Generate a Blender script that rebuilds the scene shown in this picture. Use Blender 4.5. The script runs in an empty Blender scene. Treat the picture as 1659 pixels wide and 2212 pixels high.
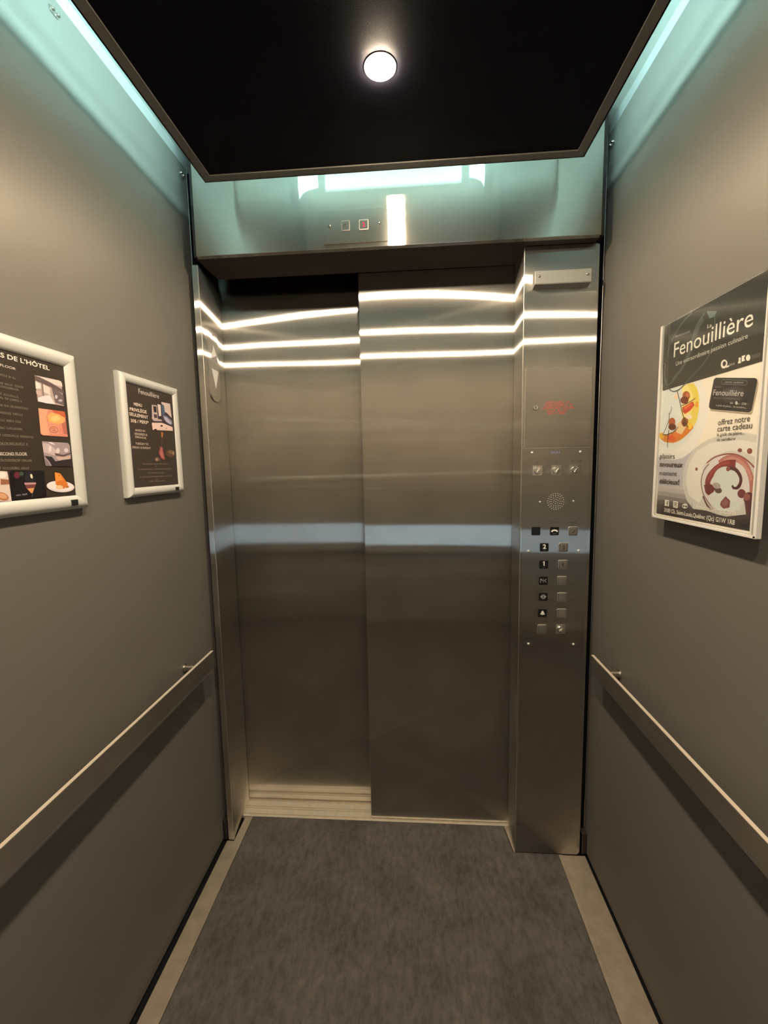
import bpy, bmesh, math, random
from mathutils import Vector, Matrix
C = bpy.context.scene.collection
PI = math.pi
random.seed(3)
# light levels and layout constants
LAMP = 1480.0
TUBE = 125.0
TX = .33
TZ = 2.312
GAIN = .9
EXPO = 0.0
RMAT = [[0.997504, -0.069635, 0.011714], [0.067937, 0.991638, 0.109719], [-0.019256, -0.108649, 0.993894]]
ART_RIGHT=[('p','ddd6d2',(3297,4694,4177,4776,6298,4930,6353,3024,3323,2964)),
('p','cfc8c6',(3313,3728,6273,3613,6249,2995,3338,2975)),
('p','c2bbbb',(3313,3623,6267,3537,6249,2995,3338,2975)),
('p','aaa4a4',(3313,3518,6261,3461,6249,2995,3338,2975)),
('p','8f8989',(3312,3412,6255,3385,6249,2995,3338,2975)),
('p','6d6666',(3312,3306,6249,3308,6249,2995,3338,2975)),
('p','4c4545',(3312,3201,6243,3231,6249,2995,3338,2975)),
('p','3a3333',(3312,3094,6237,3154,6249,2995,3338,2975)),
('p','c3bfca',(3268,4375,4560,4439,4534,3648,3313,3619)),
('p','f2e7dc',(3158,6257,6232,5631,6264,4633,5692,4740,5000,4646,4557,4470,3264,4357)),
('p','e9e6e4',(3315,5882,4665,5861,4874,5543,4945,5240,4888,4906,4730,4647,4512,4424,4221,4288,3900,4242,3550,4264,3281,4339)),
('p','dfe3e4',(3316,5864,4081,5831,4578,5803,4679,5454,4688,5106,4550,4813,4221,4579,3878,4495,3309,4552)),
('p','e6d36a',(4208,5855,4433,5829,4564,5699,4640,5505,4657,5246,4602,5024,4471,4881,4331,4781,4214,4934,4348,5143,4425,5384,4353,5627)),
('p','efe39b',(4028,5840,4235,5835,4416,5617,4474,5377,4373,5141,4206,5031,4053,5273,4108,5539)),
('p','d98a32',(3279,4890,3560,4818,3844,4866,4100,5041,4316,4941,4434,5009,4517,4908,4331,4781,4081,4668,3838,4623,3514,4665,3306,4765)),
('p','e8cfa8',(3965,5054,4147,5101,4266,4930,4122,4796,3928,4859)),
('p','a85a2a',(4344,5590,4342,5564,4329,5542,4307,5525,4278,5515,4244,5512,4207,5517,4171,5530,4139,5550,4112,5575,4094,5602,4086,5630,4089,5657,4103,5680,4125,5697,4155,5706,4190,5708,4227,5702,4263,5688,4294,5669,4320,5644,4337,5617)),
('p','7d3b20',(4303,5502,4299,5482,4284,5464,4260,5452,4227,5445,4188,5444,4147,5450,4107,5461,4071,5478,4042,5499,4023,5522,4015,5545,4019,5566,4035,5584,4060,5596,4094,5603,4133,5603,4174,5597,4214,5585,4249,5567,4277,5547,4295,5525)),
('p','c47a44',(4320,5614,4319,5601,4312,5590,4301,5582,4285,5577,4268,5576,4249,5579,4230,5585,4213,5595,4200,5607,4191,5621,4187,5635,4188,5648,4195,5659,4207,5668,4222,5673,4240,5673,4259,5670,4277,5663,4294,5654,4307,5641,4316,5628)),
('p','cf4f28',(4096,5381,4272,5420,4442,5459,4511,5372,4385,5280,4214,5222,4118,5281)),
('p','e87b45',(4149,5374,4396,5434,4436,5398,4205,5318)),
('p','9a5a28',(4331,5038,4321,5013,4303,4992,4278,4977,4247,4968,4214,4967,4181,4973,4150,4987,4125,5007,4107,5032,4097,5059,4098,5086,4108,5112,4127,5133,4153,5148,4184,5157,4217,5157,4250,5150,4280,5136,4305,5116,4322,5092,4331,5065)),
('p','713222',(4280,5008,4278,4992,4271,4978,4259,4967,4242,4959,4223,4956,4202,4958,4182,4965,4163,4975,4148,4989,4138,5005,4134,5022,4135,5038,4142,5052,4155,5064,4172,5071,4192,5074,4212,5071,4233,5065,4251,5054,4265,5040,4275,5025)),
('p','b8602c',(3880,5077,3871,5051,3852,5029,3826,5013,3793,5004,3757,5002,3720,5008,3686,5022,3657,5042,3635,5067,3624,5095,3622,5123,3632,5149,3651,5171,3679,5187,3712,5196,3749,5197,3785,5190,3819,5176,3847,5156,3867,5131,3878,5104)),
('p','6f3520',(3923,4976,3919,4955,3904,4938,3878,4924,3844,4916,3805,4913,3762,4916,3721,4926,3684,4940,3654,4959,3634,4980,3626,5001,3631,5022,3647,5040,3674,5054,3709,5062,3749,5064,3791,5060,3832,5050,3868,5036,3897,5017,3915,4997)),
('p','e0642f',(3926,4727,3922,4707,3905,4690,3878,4677,3842,4668,3800,4664,3755,4667,3711,4675,3672,4688,3640,4705,3619,4725,3611,4746,3616,4766,3633,4784,3662,4797,3699,4806,3742,4808,3787,4805,3830,4797,3868,4783,3898,4766,3918,4747)),
('p','e58a4a',(4038,4785,4035,4770,4024,4756,4006,4745,3982,4738,3954,4735,3924,4737,3895,4744,3869,4754,3848,4768,3834,4783,3828,4800,3831,4816,3842,4830,3861,4840,3885,4847,3914,4850,3944,4848,3973,4841,3999,4830,4019,4817,4032,4802)),
('p','e7b933',(3477,4815,3475,4796,3465,4778,3448,4764,3425,4755,3399,4751,3371,4753,3343,4760,3318,4772,3298,4789,3284,4808,3279,4828,3281,4848,3291,4866,3309,4880,3332,4889,3358,4893,3387,4891,3414,4883,3438,4870,3458,4854,3471,4835)),
('p','efc94a',(4475,4943,4473,4925,4465,4908,4450,4896,4431,4887,4408,4884,4384,4886,4360,4893,4339,4905,4321,4921,4310,4939,4304,4958,4306,4977,4315,4993,4330,5006,4349,5014,4372,5018,4396,5015,4420,5008,4441,4996,4458,4980,4470,4962)),
('p','e2a52c',(4634,5370,4633,5353,4628,5338,4620,5326,4608,5319,4594,5316,4580,5318,4565,5324,4551,5336,4540,5350,4532,5367,4529,5385,4529,5402,4534,5417,4543,5429,4554,5437,4568,5440,4583,5438,4598,5431,4611,5419,4622,5405,4630,5388)),
('p','efe0cf',(4459,5139,4456,5125,4444,5114,4424,5105,4398,5100,4368,5099,4336,5103,4304,5110,4276,5121,4253,5134,4238,5149,4232,5164,4236,5178,4248,5190,4269,5198,4295,5203,4326,5204,4359,5200,4390,5192,4417,5181,4439,5168,4454,5154)),
('p','efd9c4',(3940,5629,3938,5614,3930,5601,3916,5591,3897,5585,3874,5584,3851,5588,3827,5596,3806,5608,3789,5622,3778,5638,3773,5655,3775,5671,3784,5684,3798,5693,3818,5699,3840,5700,3864,5696,3887,5688,3908,5676,3924,5661,3935,5645)),
('r','4a3626',(3888,5760,3987,5557,4088,5317,4213,5094,4343,4923),24,1),
('r','4a3626',(4066,5417,4295,5449,4522,5508),17,1),
('r','4a3626',(3632,5323,3633,5154,3518,4959,3409,4828),19,1),
('r','4a3626',(3631,4847,3816,4868,4000,4969),19,1),
('r','4a3626',(3653,4931,3627,4728,3638,4538),22,1),
('r','4a3626',(3439,4835,3677,4827),21,1),
('r','4a3626',(3693,5450,3712,5398,3637,5272),14,1),
('p','d2cfcd',(4356,4221,4560,4439,4828,4581,5210,4677,5676,4714,5996,4691,6251,4634,6248,4127,6285,3484,6266,3247,6004,3134,5432,3175,4998,3231,4672,3213,4432,3384,4277,3668,4251,3961)),
('p','e3dfdc',(4438,4157,4657,4420,5094,4567,5686,4605,6244,4508,6228,4255,5887,4380,5517,4392,5120,4288,4915,4125,4830,3819,4926,3516,4849,3356,4499,3486,4369,3802)),
('p','8c4c4e',(5895,4393,5894,4383,5888,4374,5879,4367,5867,4362,5853,4359,5837,4360,5822,4363,5809,4369,5798,4377,5791,4387,5787,4397,5789,4407,5794,4417,5804,4424,5816,4429,5830,4431,5846,4431,5861,4427,5874,4421,5885,4413,5892,4404)),
('p','8c4246',(6129,4373,6127,4359,6122,4346,6111,4336,6098,4329,6082,4325,6064,4326,6047,4330,6032,4338,6020,4349,6011,4362,6007,4377,6008,4391,6014,4403,6025,4414,6039,4421,6055,4424,6072,4423,6089,4419,6104,4411,6117,4400,6125,4387)),
('p','a0605f',(6092,4387,6092,4380,6088,4374,6082,4369,6075,4366,6066,4364,6056,4365,6047,4367,6038,4371,6031,4376,6027,4382,6025,4389,6026,4396,6029,4402,6035,4406,6043,4410,6052,4411,6061,4411,6071,4409,6079,4405,6086,4400,6090,4393)),
('p','8f4446',(4736,4048,4736,4038,4732,4029,4725,4022,4716,4017,4705,4014,4694,4014,4682,4016,4672,4021,4664,4029,4658,4037,4656,4047,4657,4057,4661,4066,4667,4073,4677,4078,4687,4081,4699,4081,4710,4079,4720,4073,4728,4066,4734,4057)),
('p','dcd8da',(6161,3840,6160,3754,6144,3669,6110,3588,6061,3512,5997,3443,5919,3384,5828,3337,5728,3302,5620,3283,5508,3279,5394,3292,5283,3322,5179,3369,5084,3431,5004,3507,4941,3594,4899,3690,4878,3790,4880,3891,4905,3989,4951,4080,5017,4162,5099,4231,5194,4285,5299,4323,5409,4345,5521,4350,5631,4339,5737,4313,5835,4273,5923,4221,6000,4158,6063,4087,6111,4009,6144,3926)),
('r','9a5a58',(4989,4170,5225,4286,5522,4336,5805,4309,6042,4205,6203,4088),29,1),
('r','b87a74',(5340,4162,5530,4252,5774,4248,5978,4153,6095,4009,6169,3841,6194,3659),114,1),
('r','c99489',(5454,4225,5682,4250,5906,4180,6076,4021,6158,3866),59,1),
('r','8f3f42',(5765,4153,5540,4147,5308,4068,5131,3933,5058,3782,5117,3620),152,1),
('r','a95150',(5613,4182,5382,4140,5168,3993,5043,3826),47,1),
('r','6c3236',(5604,4077,5756,4058,5873,3964,5919,3858,5876,3748,5769,3715,5710,3753),71,1),
('p','d5dada',(5847,3855,5846,3803,5831,3752,5804,3705,5766,3663,5717,3628,5660,3603,5596,3587,5529,3582,5462,3589,5396,3608,5337,3637,5285,3676,5245,3723,5217,3776,5204,3832,5207,3889,5224,3943,5256,3993,5300,4035,5354,4069,5415,4091,5481,4103,5548,4103,5614,4092,5675,4071,5730,4040,5776,4002,5812,3957,5836,3907)),
('p','d8dbdb',(5281,3689,5806,3717,5904,3450,5952,3318,5383,3257,5152,3473)),
('r','5a3034',(5624,4070,5776,4037,5893,3938,5920,3844,5859,3733,5760,3714,5719,3761),47,1),
('p','8f4a4d',(5636,4057,5635,4045,5631,4034,5622,4025,5611,4018,5598,4015,5583,4015,5570,4018,5557,4024,5547,4033,5540,4044,5537,4056,5537,4067,5542,4078,5551,4088,5562,4094,5576,4098,5590,4098,5604,4094,5616,4088,5626,4079,5633,4068)),
('p','7c3a40',(4952,3732,5169,3757,5281,3689,5246,3613,5103,3529,5010,3583)),
('p','6f5a58',(5464,3631,5454,3616,5437,3604,5414,3595,5387,3591,5358,3591,5330,3597,5305,3606,5285,3620,5271,3635,5265,3652,5268,3669,5279,3684,5296,3696,5320,3705,5347,3709,5376,3708,5403,3702,5428,3692,5448,3679,5461,3664,5466,3647)),
('p','b3a7a4',(5425,3712,5415,3698,5396,3686,5372,3678,5342,3674,5311,3676,5280,3682,5251,3692,5228,3706,5213,3723,5206,3740,5208,3757,5219,3772,5238,3784,5264,3791,5294,3794,5325,3793,5356,3786,5384,3776,5406,3762,5421,3746,5428,3729)),
('p','875157',(5458,3439,5576,3549,5698,3474,5691,3347,5539,3310,5444,3365)),
('p','9b6a6c',(5489,3427,5580,3506,5663,3443,5612,3367,5516,3351)),
('p','7d4248',(6054,3630,6052,3608,6043,3586,6027,3568,6005,3554,5980,3545,5952,3543,5925,3548,5900,3558,5881,3574,5867,3595,5861,3617,5863,3641,5872,3662,5889,3681,5911,3695,5937,3703,5965,3704,5991,3699,6015,3688,6035,3672,6048,3652)),
('p','6c3b42',(6261,3560,6259,3529,6248,3499,6227,3473,6199,3453,6166,3441,6130,3438,6095,3444,6063,3458,6036,3481,6018,3509,6010,3540,6012,3572,6025,3603,6047,3629,6076,3648,6109,3659,6145,3662,6180,3655,6211,3640,6236,3618,6253,3590)),
('p','a2686a',(6160,3578,6159,3560,6152,3543,6139,3529,6122,3518,6102,3511,6080,3509,6058,3512,6039,3521,6023,3533,6012,3549,6008,3567,6009,3585,6017,3602,6030,3617,6047,3628,6068,3635,6090,3636,6111,3632,6130,3624,6145,3611,6156,3596)),
('p','6b4448',(6044,3462,6221,3557,6217,3241,6098,3254)),
('r','7a4b4c',(5067,4155,4925,4019,4867,3789,4945,3564,5116,3395,5278,3261),19,1),
('r','6a4a4a',(4950,3503,5076,3346,5215,3254),41,1),
('p','54494a',(3322,3201,4672,3213,5631,3170,6270,3300,6225,2984,3329,2973)),
('p','463d3e',(3330,3107,4680,3119,5639,3086,6277,3222,6225,2984,3329,2973)),
('p','3b3334',(3338,3013,4689,3024,5647,3001,6284,3145,6225,2984,3329,2973)),
('p','3a3835',(3221,7367,6192,7361,6282,6412,6236,5862,3328,5862)),
('r','6d7474',(4272,7312,3920,7178,3622,6948,3430,6625,3383,6254,3475,5976,3682,5998,4009,6196,4196,6437,4285,6692,4431,6990,4664,7152),25,1),
('r','5b6161',(4114,6330,4267,6517,4368,6737,4516,6976,4632,7058),111,1),
('r','5b6161',(3703,6039,4007,6211,4179,6371),75,1),
('r','60696a',(4943,7083,4980,6881,4972,6567,4880,6308,4637,6114,4265,5930,4020,5804,3778,5772,3562,5884,3408,6126),24,1),
('p','748080',(4722,7171,5019,7070,4951,6992,4817,6998)),
('t','efe9e2',(3697,6527,5940,6519),309,'Fenouillière',0),
('t','efe9e2',(4769,6829,4895,6822),70,'La',0),
('t','a7aaa6',(3722,6949,4231,6914),51,'Restaurant',0),
('t','d6d2cc',(3791,6324,5844,6337),87,'Une extraordinaire passion culinaire',0),
('p','efe9e2',(5390,5987,5383,5969,5370,5954,5354,5943,5334,5937,5312,5937,5289,5942,5268,5952,5249,5968,5234,5986,5224,6007,5220,6029,5221,6050,5229,6069,5242,6084,5259,6095,5279,6100,5301,6100,5324,6094,5345,6083,5363,6068,5378,6050,5387,6029,5391,6008)),
('p','3a3835',(5354,6009,5349,5997,5342,5988,5332,5981,5320,5978,5307,5979,5295,5983,5284,5991,5275,6002,5269,6014,5267,6028,5268,6041,5273,6053,5280,6062,5290,6068,5302,6071,5315,6070,5327,6066,5338,6058,5347,6047,5352,6035,5355,6022)),
('p','efe9e2',(5373,5964,5433,5969,5452,5946,5367,5934)),
('s','cfcac3',(5435,5952,5586,5955),33,1),
('p','efe9e2',(5652,5947,5691,6052,5733,5942)),
('p','efe9e2',(5721,6016,5721,6009,5718,6004,5713,6000,5707,5998,5700,5997,5692,5999,5684,6003,5677,6008,5671,6015,5667,6022,5666,6029,5666,6036,5669,6041,5673,6045,5680,6047,5687,6047,5695,6045,5703,6041,5710,6036,5716,6030,5720,6023)),
('p','efe9e2',(5738,6059,5816,6057,5811,6029,5790,6011,5821,5963,5743,5958)),
('p','efe9e2',(5938,5974,5934,5961,5926,5950,5915,5943,5902,5939,5888,5940,5874,5946,5861,5955,5850,5967,5842,5981,5838,5996,5838,6011,5843,6025,5851,6036,5862,6043,5875,6046,5889,6045,5903,6040,5916,6031,5927,6019,5934,6004,5938,5989)),
('s','9d9a94',(5966,6002,6148,6004),10,3),
('s','9d9a94',(5968,5985,6150,5987),9,3),
('s','9d9a94',(5969,5968,6151,5970),9,3),
('s','9d9a94',(5971,5950,6153,5953),9,3),
('p','b9ab9c',(5085,5799,6109,5591,6161,5521,6064,5032,6017,5012,5014,5202,4969,5266)),
('p','2f2a30',(5109,5809,6083,5611,6130,5575,6126,5503,6052,5072,5997,5044,5033,5221,4960,5274,4964,5325,5055,5785)),
('p','4a444a',(5330,5552,5651,5564,5838,5465,5820,5285,5433,5287,5305,5403)),
('r','8a858a',(5304,5734,5879,5613,5917,5567,5887,5528,5291,5654,5257,5702,5304,5734),9,0),
('t','b9b4b4',(5359,5663,5819,5570),37,'carte cadeau',0),
('s','8f8a8c',(5101,5627,5277,5596),18,1),
('t','d9d3d2',(5055,5488,5835,5346),105,'Fenouillière',0),
('s','8a8486',(5083,5420,5784,5293),21,3),
('s','c3bdbc',(5532,5253,5608,5238),36,1),
('p','d2cccb',(5722,5244,5722,5235,5719,5227,5713,5221,5706,5217,5697,5216,5688,5217,5678,5221,5670,5227,5663,5235,5658,5244,5656,5253,5657,5262,5660,5270,5665,5276,5673,5280,5682,5281,5691,5280,5700,5276,5709,5270,5716,5262,5720,5253)),
('s','d2cccb',(5728,5219,5774,5210),16,1),
('s','d2cccb',(5819,5196,5930,5176),40,1),
('s','8a8486',(5941,5182,6005,5173),13,1),
('t','cfc9c8',(5159,5266,5939,5115),35,'le goût de plaire... de satisfaire...',0),
('t','3c3533',(5252,4891,6031,4892),106,'offrez notre',0),
('t','3c3533',(5242,4772,6089,4769),107,'carte cadeau',0),
('t','3c3533',(5240,4686,5930,4672),58,'le goût de plaire...',0),
('t','3c3533',(5239,4589,5721,4584),57,'de satisfaire',0),
('t','3c3533',(3364,4291,3940,4272),110,'plaisirs',0),
('t','3c3533',(3374,4102,4240,4082),111,'savoureux',1),
('t','3c3533',(3384,3895,4048,3891),104,'moment',0),
('t','3c3533',(3392,3699,4158,3701),110,'délicieux!',1),
('p','efe9e2',(3658,3329,3823,3330,3824,3186,3658,3186)),
('t','3a3835',(3730,3189,3789,3190),108,'f',1),
('p','efe9e2',(3983,3326,4154,3324,4156,3180,3987,3183)),
('p','5b4a4c',(4019,3299,4124,3298,4121,3210,4018,3210)),
('p','efe9e2',(4114,3257,4113,3247,4109,3238,4102,3230,4093,3224,4082,3220,4070,3219,4059,3221,4048,3225,4040,3231,4034,3240,4032,3249,4033,3259,4037,3268,4044,3276,4053,3282,4064,3286,4076,3287,4087,3285,4097,3281,4106,3274,4111,3266)),
('p','5b4a4c',(4095,3255,4094,3250,4092,3245,4089,3240,4084,3237,4078,3235,4071,3234,4065,3235,4060,3238,4055,3241,4052,3246,4051,3251,4051,3256,4054,3261,4057,3266,4062,3269,4068,3271,4074,3271,4081,3270,4086,3268,4090,3265,4093,3260)),
('p','efe9e2',(4494,3260,4492,3244,4483,3229,4467,3215,4446,3205,4422,3198,4395,3195,4370,3197,4347,3203,4328,3213,4316,3227,4311,3242,4313,3258,4323,3273,4339,3287,4361,3297,4385,3304,4412,3307,4437,3304,4459,3298,4477,3288,4489,3275)),
('p','4a4243',(4391,3246,4390,3240,4388,3234,4383,3228,4376,3224,4369,3221,4361,3221,4353,3222,4346,3225,4340,3229,4336,3235,4334,3241,4335,3247,4338,3254,4343,3259,4349,3263,4357,3266,4365,3267,4373,3265,4380,3263,4385,3258,4389,3253)),
('p','4a4243',(4473,3248,4472,3241,4469,3235,4465,3230,4458,3226,4451,3223,4443,3222,4435,3223,4428,3226,4423,3231,4419,3236,4417,3242,4418,3249,4420,3255,4425,3260,4432,3264,4439,3267,4447,3268,4455,3267,4462,3264,4467,3259,4471,3254)),
('r','9a9494',(4630,3352,4637,3194),10,0),
('t','efe9e2',(4763,3219,5853,3218),113,'fenouilliere.com',0),
('t','efe9e2',(3653,3046,5854,3042),88,'3100 Ch. Saint-Louis,Québec (Qc) G1W 1R8',1)]
ART_LARGE=[('t','efe4dc',(-7191,6322,-5539,6300),80,'SERVICES DE L’HÔTEL',1),
('t','cfc5bc',(-6868,6158,-6301,6141),42,'MAIN FLOOR',1),
('s','8d8279',(-6881,5990,-6317,5967),38,3),
('s','8d8279',(-7057,5828,-6185,5831),35,5),
('s','8d8279',(-7024,5781,-6293,5764),36,4),
('s','8d8279',(-7001,5647,-6307,5631),37,4),
('s','8d8279',(-7010,5576,-6252,5561),38,4),
('s','8d8279',(-7105,5432,-6129,5440),37,5),
('s','8d8279',(-7004,5299,-6263,5308),39,3),
('s','8d8279',(-7020,5169,-6309,5171),39,3),
('s','8d8279',(-6997,5027,-6296,5039),39,2),
('s','8d8279',(-7169,4905,-6079,4902),39,4),
('s','94897f',(-7131,4734,-6222,4757),49,4),
('s','94897f',(-7118,4451,-6176,4452),43,4),
('s','94897f',(-7135,4313,-6254,4304),44,3),
('t','d8cec5',(-6827,4562,-6265,4574),49,'SECOND FLOOR',1),
('p','b9aea5',(-6847,4563,-6260,4572,-6261,4566,-6848,4557)),
('p','b9a6a2',(-5916,6129,-5279,6136,-5271,5626,-5905,5629)),
('p','d9cbc9',(-5864,6131,-5337,6140,-5267,6101,-5262,6026,-5443,6031,-5831,6067)),
('p','6f605f',(-5917,6120,-5804,6116,-5531,6052,-5243,5954,-5252,5876,-5542,5958,-5921,6032)),
('p','e6dad6',(-5915,6015,-5799,5984,-5799,5895,-5920,5874)),
('p','dfd0cb',(-5745,5994,-5588,5950,-5588,5804,-5743,5833)),
('p','8a7a78',(-5775,6006,-5744,6003,-5748,5706,-5778,5711)),
('p','75686a',(-5542,5958,-5452,5955,-5257,5838,-5270,5636,-5487,5671,-5515,5815)),
('p','e3dadf',(-5896,5702,-5763,5758,-5606,5801,-5531,5684,-5493,5630,-5716,5621,-5894,5635)),
('p','c5bdc4',(-5417,5794,-5420,5782,-5425,5770,-5433,5760,-5441,5753,-5451,5748,-5460,5747,-5468,5749,-5475,5754,-5480,5762,-5483,5772,-5483,5784,-5480,5795,-5475,5807,-5468,5817,-5459,5824,-5450,5829,-5440,5831,-5432,5829,-5425,5824,-5420,5815,-5417,5805)),
('p','b9b2ba',(-5300,5736,-5304,5728,-5311,5720,-5321,5713,-5334,5707,-5349,5703,-5364,5701,-5378,5701,-5390,5703,-5399,5707,-5404,5713,-5406,5721,-5402,5728,-5395,5736,-5385,5743,-5372,5749,-5357,5754,-5343,5756,-5328,5756,-5316,5754,-5307,5749,-5302,5743)),
('p','c9b2ab',(-5925,5838,-5817,5839,-5807,5751,-5919,5769)),
('p','d9927c',(-5913,5501,-5274,5511,-5254,4983,-5877,4974,-5920,5003)),
('p','e8a98e',(-5909,5496,-5687,5497,-5750,5344,-5705,5000,-5859,4980,-5918,5021)),
('p','c7694c',(-5598,5505,-5274,5511,-5254,5379,-5518,5425)),
('p','e6b274',(-5723,5383,-5605,5452,-5425,5436,-5278,5377,-5327,5276,-5497,5222,-5695,5258)),
('p','f0c98a',(-5614,5377,-5474,5412,-5389,5346,-5537,5274,-5646,5300)),
('p','b97464',(-5389,5251,-5263,5301,-5261,5031,-5355,5044)),
('p','dd9c86',(-5717,5256,-5451,5226,-5489,5006,-5684,4992)),
('r','8a4b42',(-5499,5097,-5518,5072,-5553,5054,-5596,5046,-5639,5050,-5673,5066,-5691,5089,-5691,5116,-5672,5141,-5638,5159,-5595,5167,-5552,5163,-5518,5148,-5499,5125,-5499,5097),10,0),
('r','8a4b42',(-5658,5115,-5554,5132,-5581,5102,-5628,5080,-5537,5087),9,0),
('p','a89aa0',(-5913,4856,-5270,4856,-5228,4800,-5235,4544,-5245,4367,-5892,4369)),
('p','c9b9bb',(-5910,4823,-5750,4813,-5565,4671,-5623,4576,-5901,4643)),
('p','e0d5d8',(-5706,4709,-5712,4692,-5721,4676,-5732,4663,-5743,4654,-5754,4649,-5763,4650,-5771,4656,-5777,4667,-5779,4681,-5779,4697,-5775,4715,-5768,4732,-5760,4748,-5749,4761,-5738,4770,-5727,4775,-5718,4774,-5709,4768,-5704,4758,-5701,4744,-5702,4727)),
('p','ddd0d2',(-5507,4677,-5514,4662,-5524,4647,-5536,4636,-5549,4628,-5563,4625,-5576,4626,-5587,4631,-5595,4641,-5599,4654,-5600,4669,-5598,4685,-5591,4701,-5582,4715,-5570,4726,-5556,4734,-5543,4738,-5530,4737,-5519,4731,-5510,4722,-5506,4709,-5504,4694)),
('p','d8ccd0',(-5280,4700,-5284,4688,-5292,4676,-5304,4667,-5319,4660,-5335,4656,-5352,4655,-5367,4658,-5380,4664,-5390,4673,-5395,4684,-5396,4696,-5392,4708,-5384,4719,-5372,4729,-5358,4736,-5341,4740,-5325,4741,-5309,4738,-5296,4732,-5286,4723,-5281,4712)),
('p','e2dade',(-5767,4849,-5680,4844,-5595,4802,-5684,4807)),
('p','6a5658',(-5639,4632,-5434,4599,-5234,4652,-5238,4623,-5415,4561,-5622,4585)),
('p','cdb4ae',(-5625,4557,-5391,4561,-5229,4594,-5250,4525,-5506,4492,-5524,4444)),
('p','3a3236',(-5888,4570,-5716,4555,-5637,4462,-5508,4483,-5239,4515,-5241,4357,-5535,4358,-5739,4368,-5774,4443)),
('p','8a8188',(-5906,4515,-5854,4497,-5782,4378,-5891,4372)),
('p','ded2d6',(-5218,3901,-5241,3868,-5292,3842,-5367,3824,-5457,3816,-5557,3818,-5655,3830,-5746,3851,-5823,3878,-5879,3910,-5911,3943,-5918,3977,-5898,4007,-5853,4033,-5787,4051,-5703,4061,-5607,4061,-5507,4052,-5411,4033,-5328,4006,-5264,3973,-5226,3937)),
('p','efe6e9',(-5231,3918,-5252,3892,-5300,3872,-5370,3858,-5457,3853,-5552,3856,-5647,3867,-5735,3885,-5809,3909,-5864,3935,-5896,3963,-5903,3990,-5885,4015,-5843,4034,-5780,4048,-5699,4055,-5608,4054,-5512,4045,-5420,4028,-5339,4005,-5277,3977,-5240,3948)),
('p','d9823a',(-5692,4241,-5552,4215,-5451,4078,-5379,3977,-5499,3886,-5611,3930,-5695,3991)),
('p','e79a4b',(-5688,4233,-5576,4212,-5499,4079,-5595,4063,-5679,4029)),
('p','e9c9a0',(-5518,3922,-5524,3909,-5536,3898,-5555,3889,-5578,3883,-5604,3881,-5630,3882,-5655,3887,-5676,3895,-5691,3906,-5701,3918,-5703,3931,-5698,3944,-5685,3955,-5667,3964,-5645,3970,-5619,3972,-5593,3971,-5568,3966,-5546,3958,-5530,3947,-5521,3935)),
('p','5a3420',(-5577,4168,-5578,4165,-5580,4163,-5583,4161,-5586,4160,-5590,4159,-5594,4159,-5598,4160,-5601,4161,-5603,4163,-5604,4166,-5605,4169,-5604,4171,-5602,4174,-5599,4176,-5596,4177,-5592,4178,-5588,4178,-5584,4177,-5581,4175,-5579,4173,-5577,4171)),
('p','c77a3a',(-5366,3927,-5369,3920,-5375,3913,-5384,3908,-5395,3904,-5407,3902,-5419,3903,-5431,3906,-5440,3911,-5448,3917,-5452,3924,-5453,3932,-5450,3939,-5444,3946,-5435,3952,-5424,3955,-5412,3957,-5400,3956,-5388,3954,-5379,3949,-5371,3943,-5367,3935)),
('p','dccac2',(-6973,4291,-6717,4271,-6708,4204,-6694,3733,-7007,3747)),
('p','efe3dc',(-6739,4205,-6744,4189,-6755,4175,-6771,4163,-6790,4155,-6811,4151,-6833,4152,-6853,4157,-6870,4166,-6882,4179,-6889,4193,-6890,4209,-6885,4224,-6875,4238,-6859,4250,-6840,4258,-6819,4262,-6798,4262,-6778,4257,-6760,4248,-6748,4236,-6740,4221)),
('p','9c6c50',(-6858,4142,-6704,4121,-6703,4037,-6870,4036)),
('p','b98062',(-6750,3777,-6764,3761,-6786,3751,-6814,3747,-6845,3749,-6878,3758,-6909,3772,-6936,3790,-6957,3812,-6970,3834,-6975,3856,-6970,3875,-6957,3891,-6936,3901,-6909,3906,-6878,3904,-6845,3896,-6814,3882,-6786,3864,-6764,3843,-6750,3820,-6745,3797)),
('p','d8a988',(-6780,3802,-6788,3793,-6803,3787,-6822,3785,-6843,3787,-6866,3793,-6888,3803,-6907,3815,-6922,3829,-6932,3844,-6936,3858,-6933,3870,-6924,3879,-6910,3886,-6892,3888,-6871,3886,-6848,3880,-6826,3870,-6807,3858,-6791,3844,-6781,3829,-6777,3815)),
('p','1f181c',(-6651,4287,-5946,4278,-5945,3763,-6678,3741)),
('p','6b2f3c',(-6471,4199,-6476,4181,-6485,4166,-6499,4153,-6515,4144,-6533,4139,-6551,4140,-6567,4145,-6581,4155,-6591,4169,-6596,4185,-6597,4202,-6592,4219,-6583,4234,-6570,4247,-6554,4256,-6536,4261,-6518,4261,-6501,4255,-6487,4246,-6477,4232,-6472,4216)),
('p','4a5a4a',(-6394,4223,-6398,4212,-6405,4203,-6415,4195,-6427,4189,-6441,4186,-6455,4187,-6468,4190,-6479,4196,-6487,4204,-6492,4214,-6492,4225,-6489,4235,-6482,4245,-6472,4253,-6460,4259,-6446,4261,-6432,4261,-6419,4258,-6408,4252,-6400,4244,-6395,4234)),
('p','2c2a30',(-6368,4266,-6235,4264,-6151,4048,-6267,3840,-6382,4023)),
('p','e8dcc4',(-6213,4177,-6212,4164,-6212,4152,-6215,4141,-6220,4133,-6225,4128,-6232,4127,-6239,4129,-6246,4135,-6252,4144,-6257,4155,-6260,4167,-6262,4180,-6261,4192,-6258,4202,-6254,4210,-6248,4215,-6241,4217,-6234,4215,-6227,4209,-6221,4200,-6216,4189)),
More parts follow.
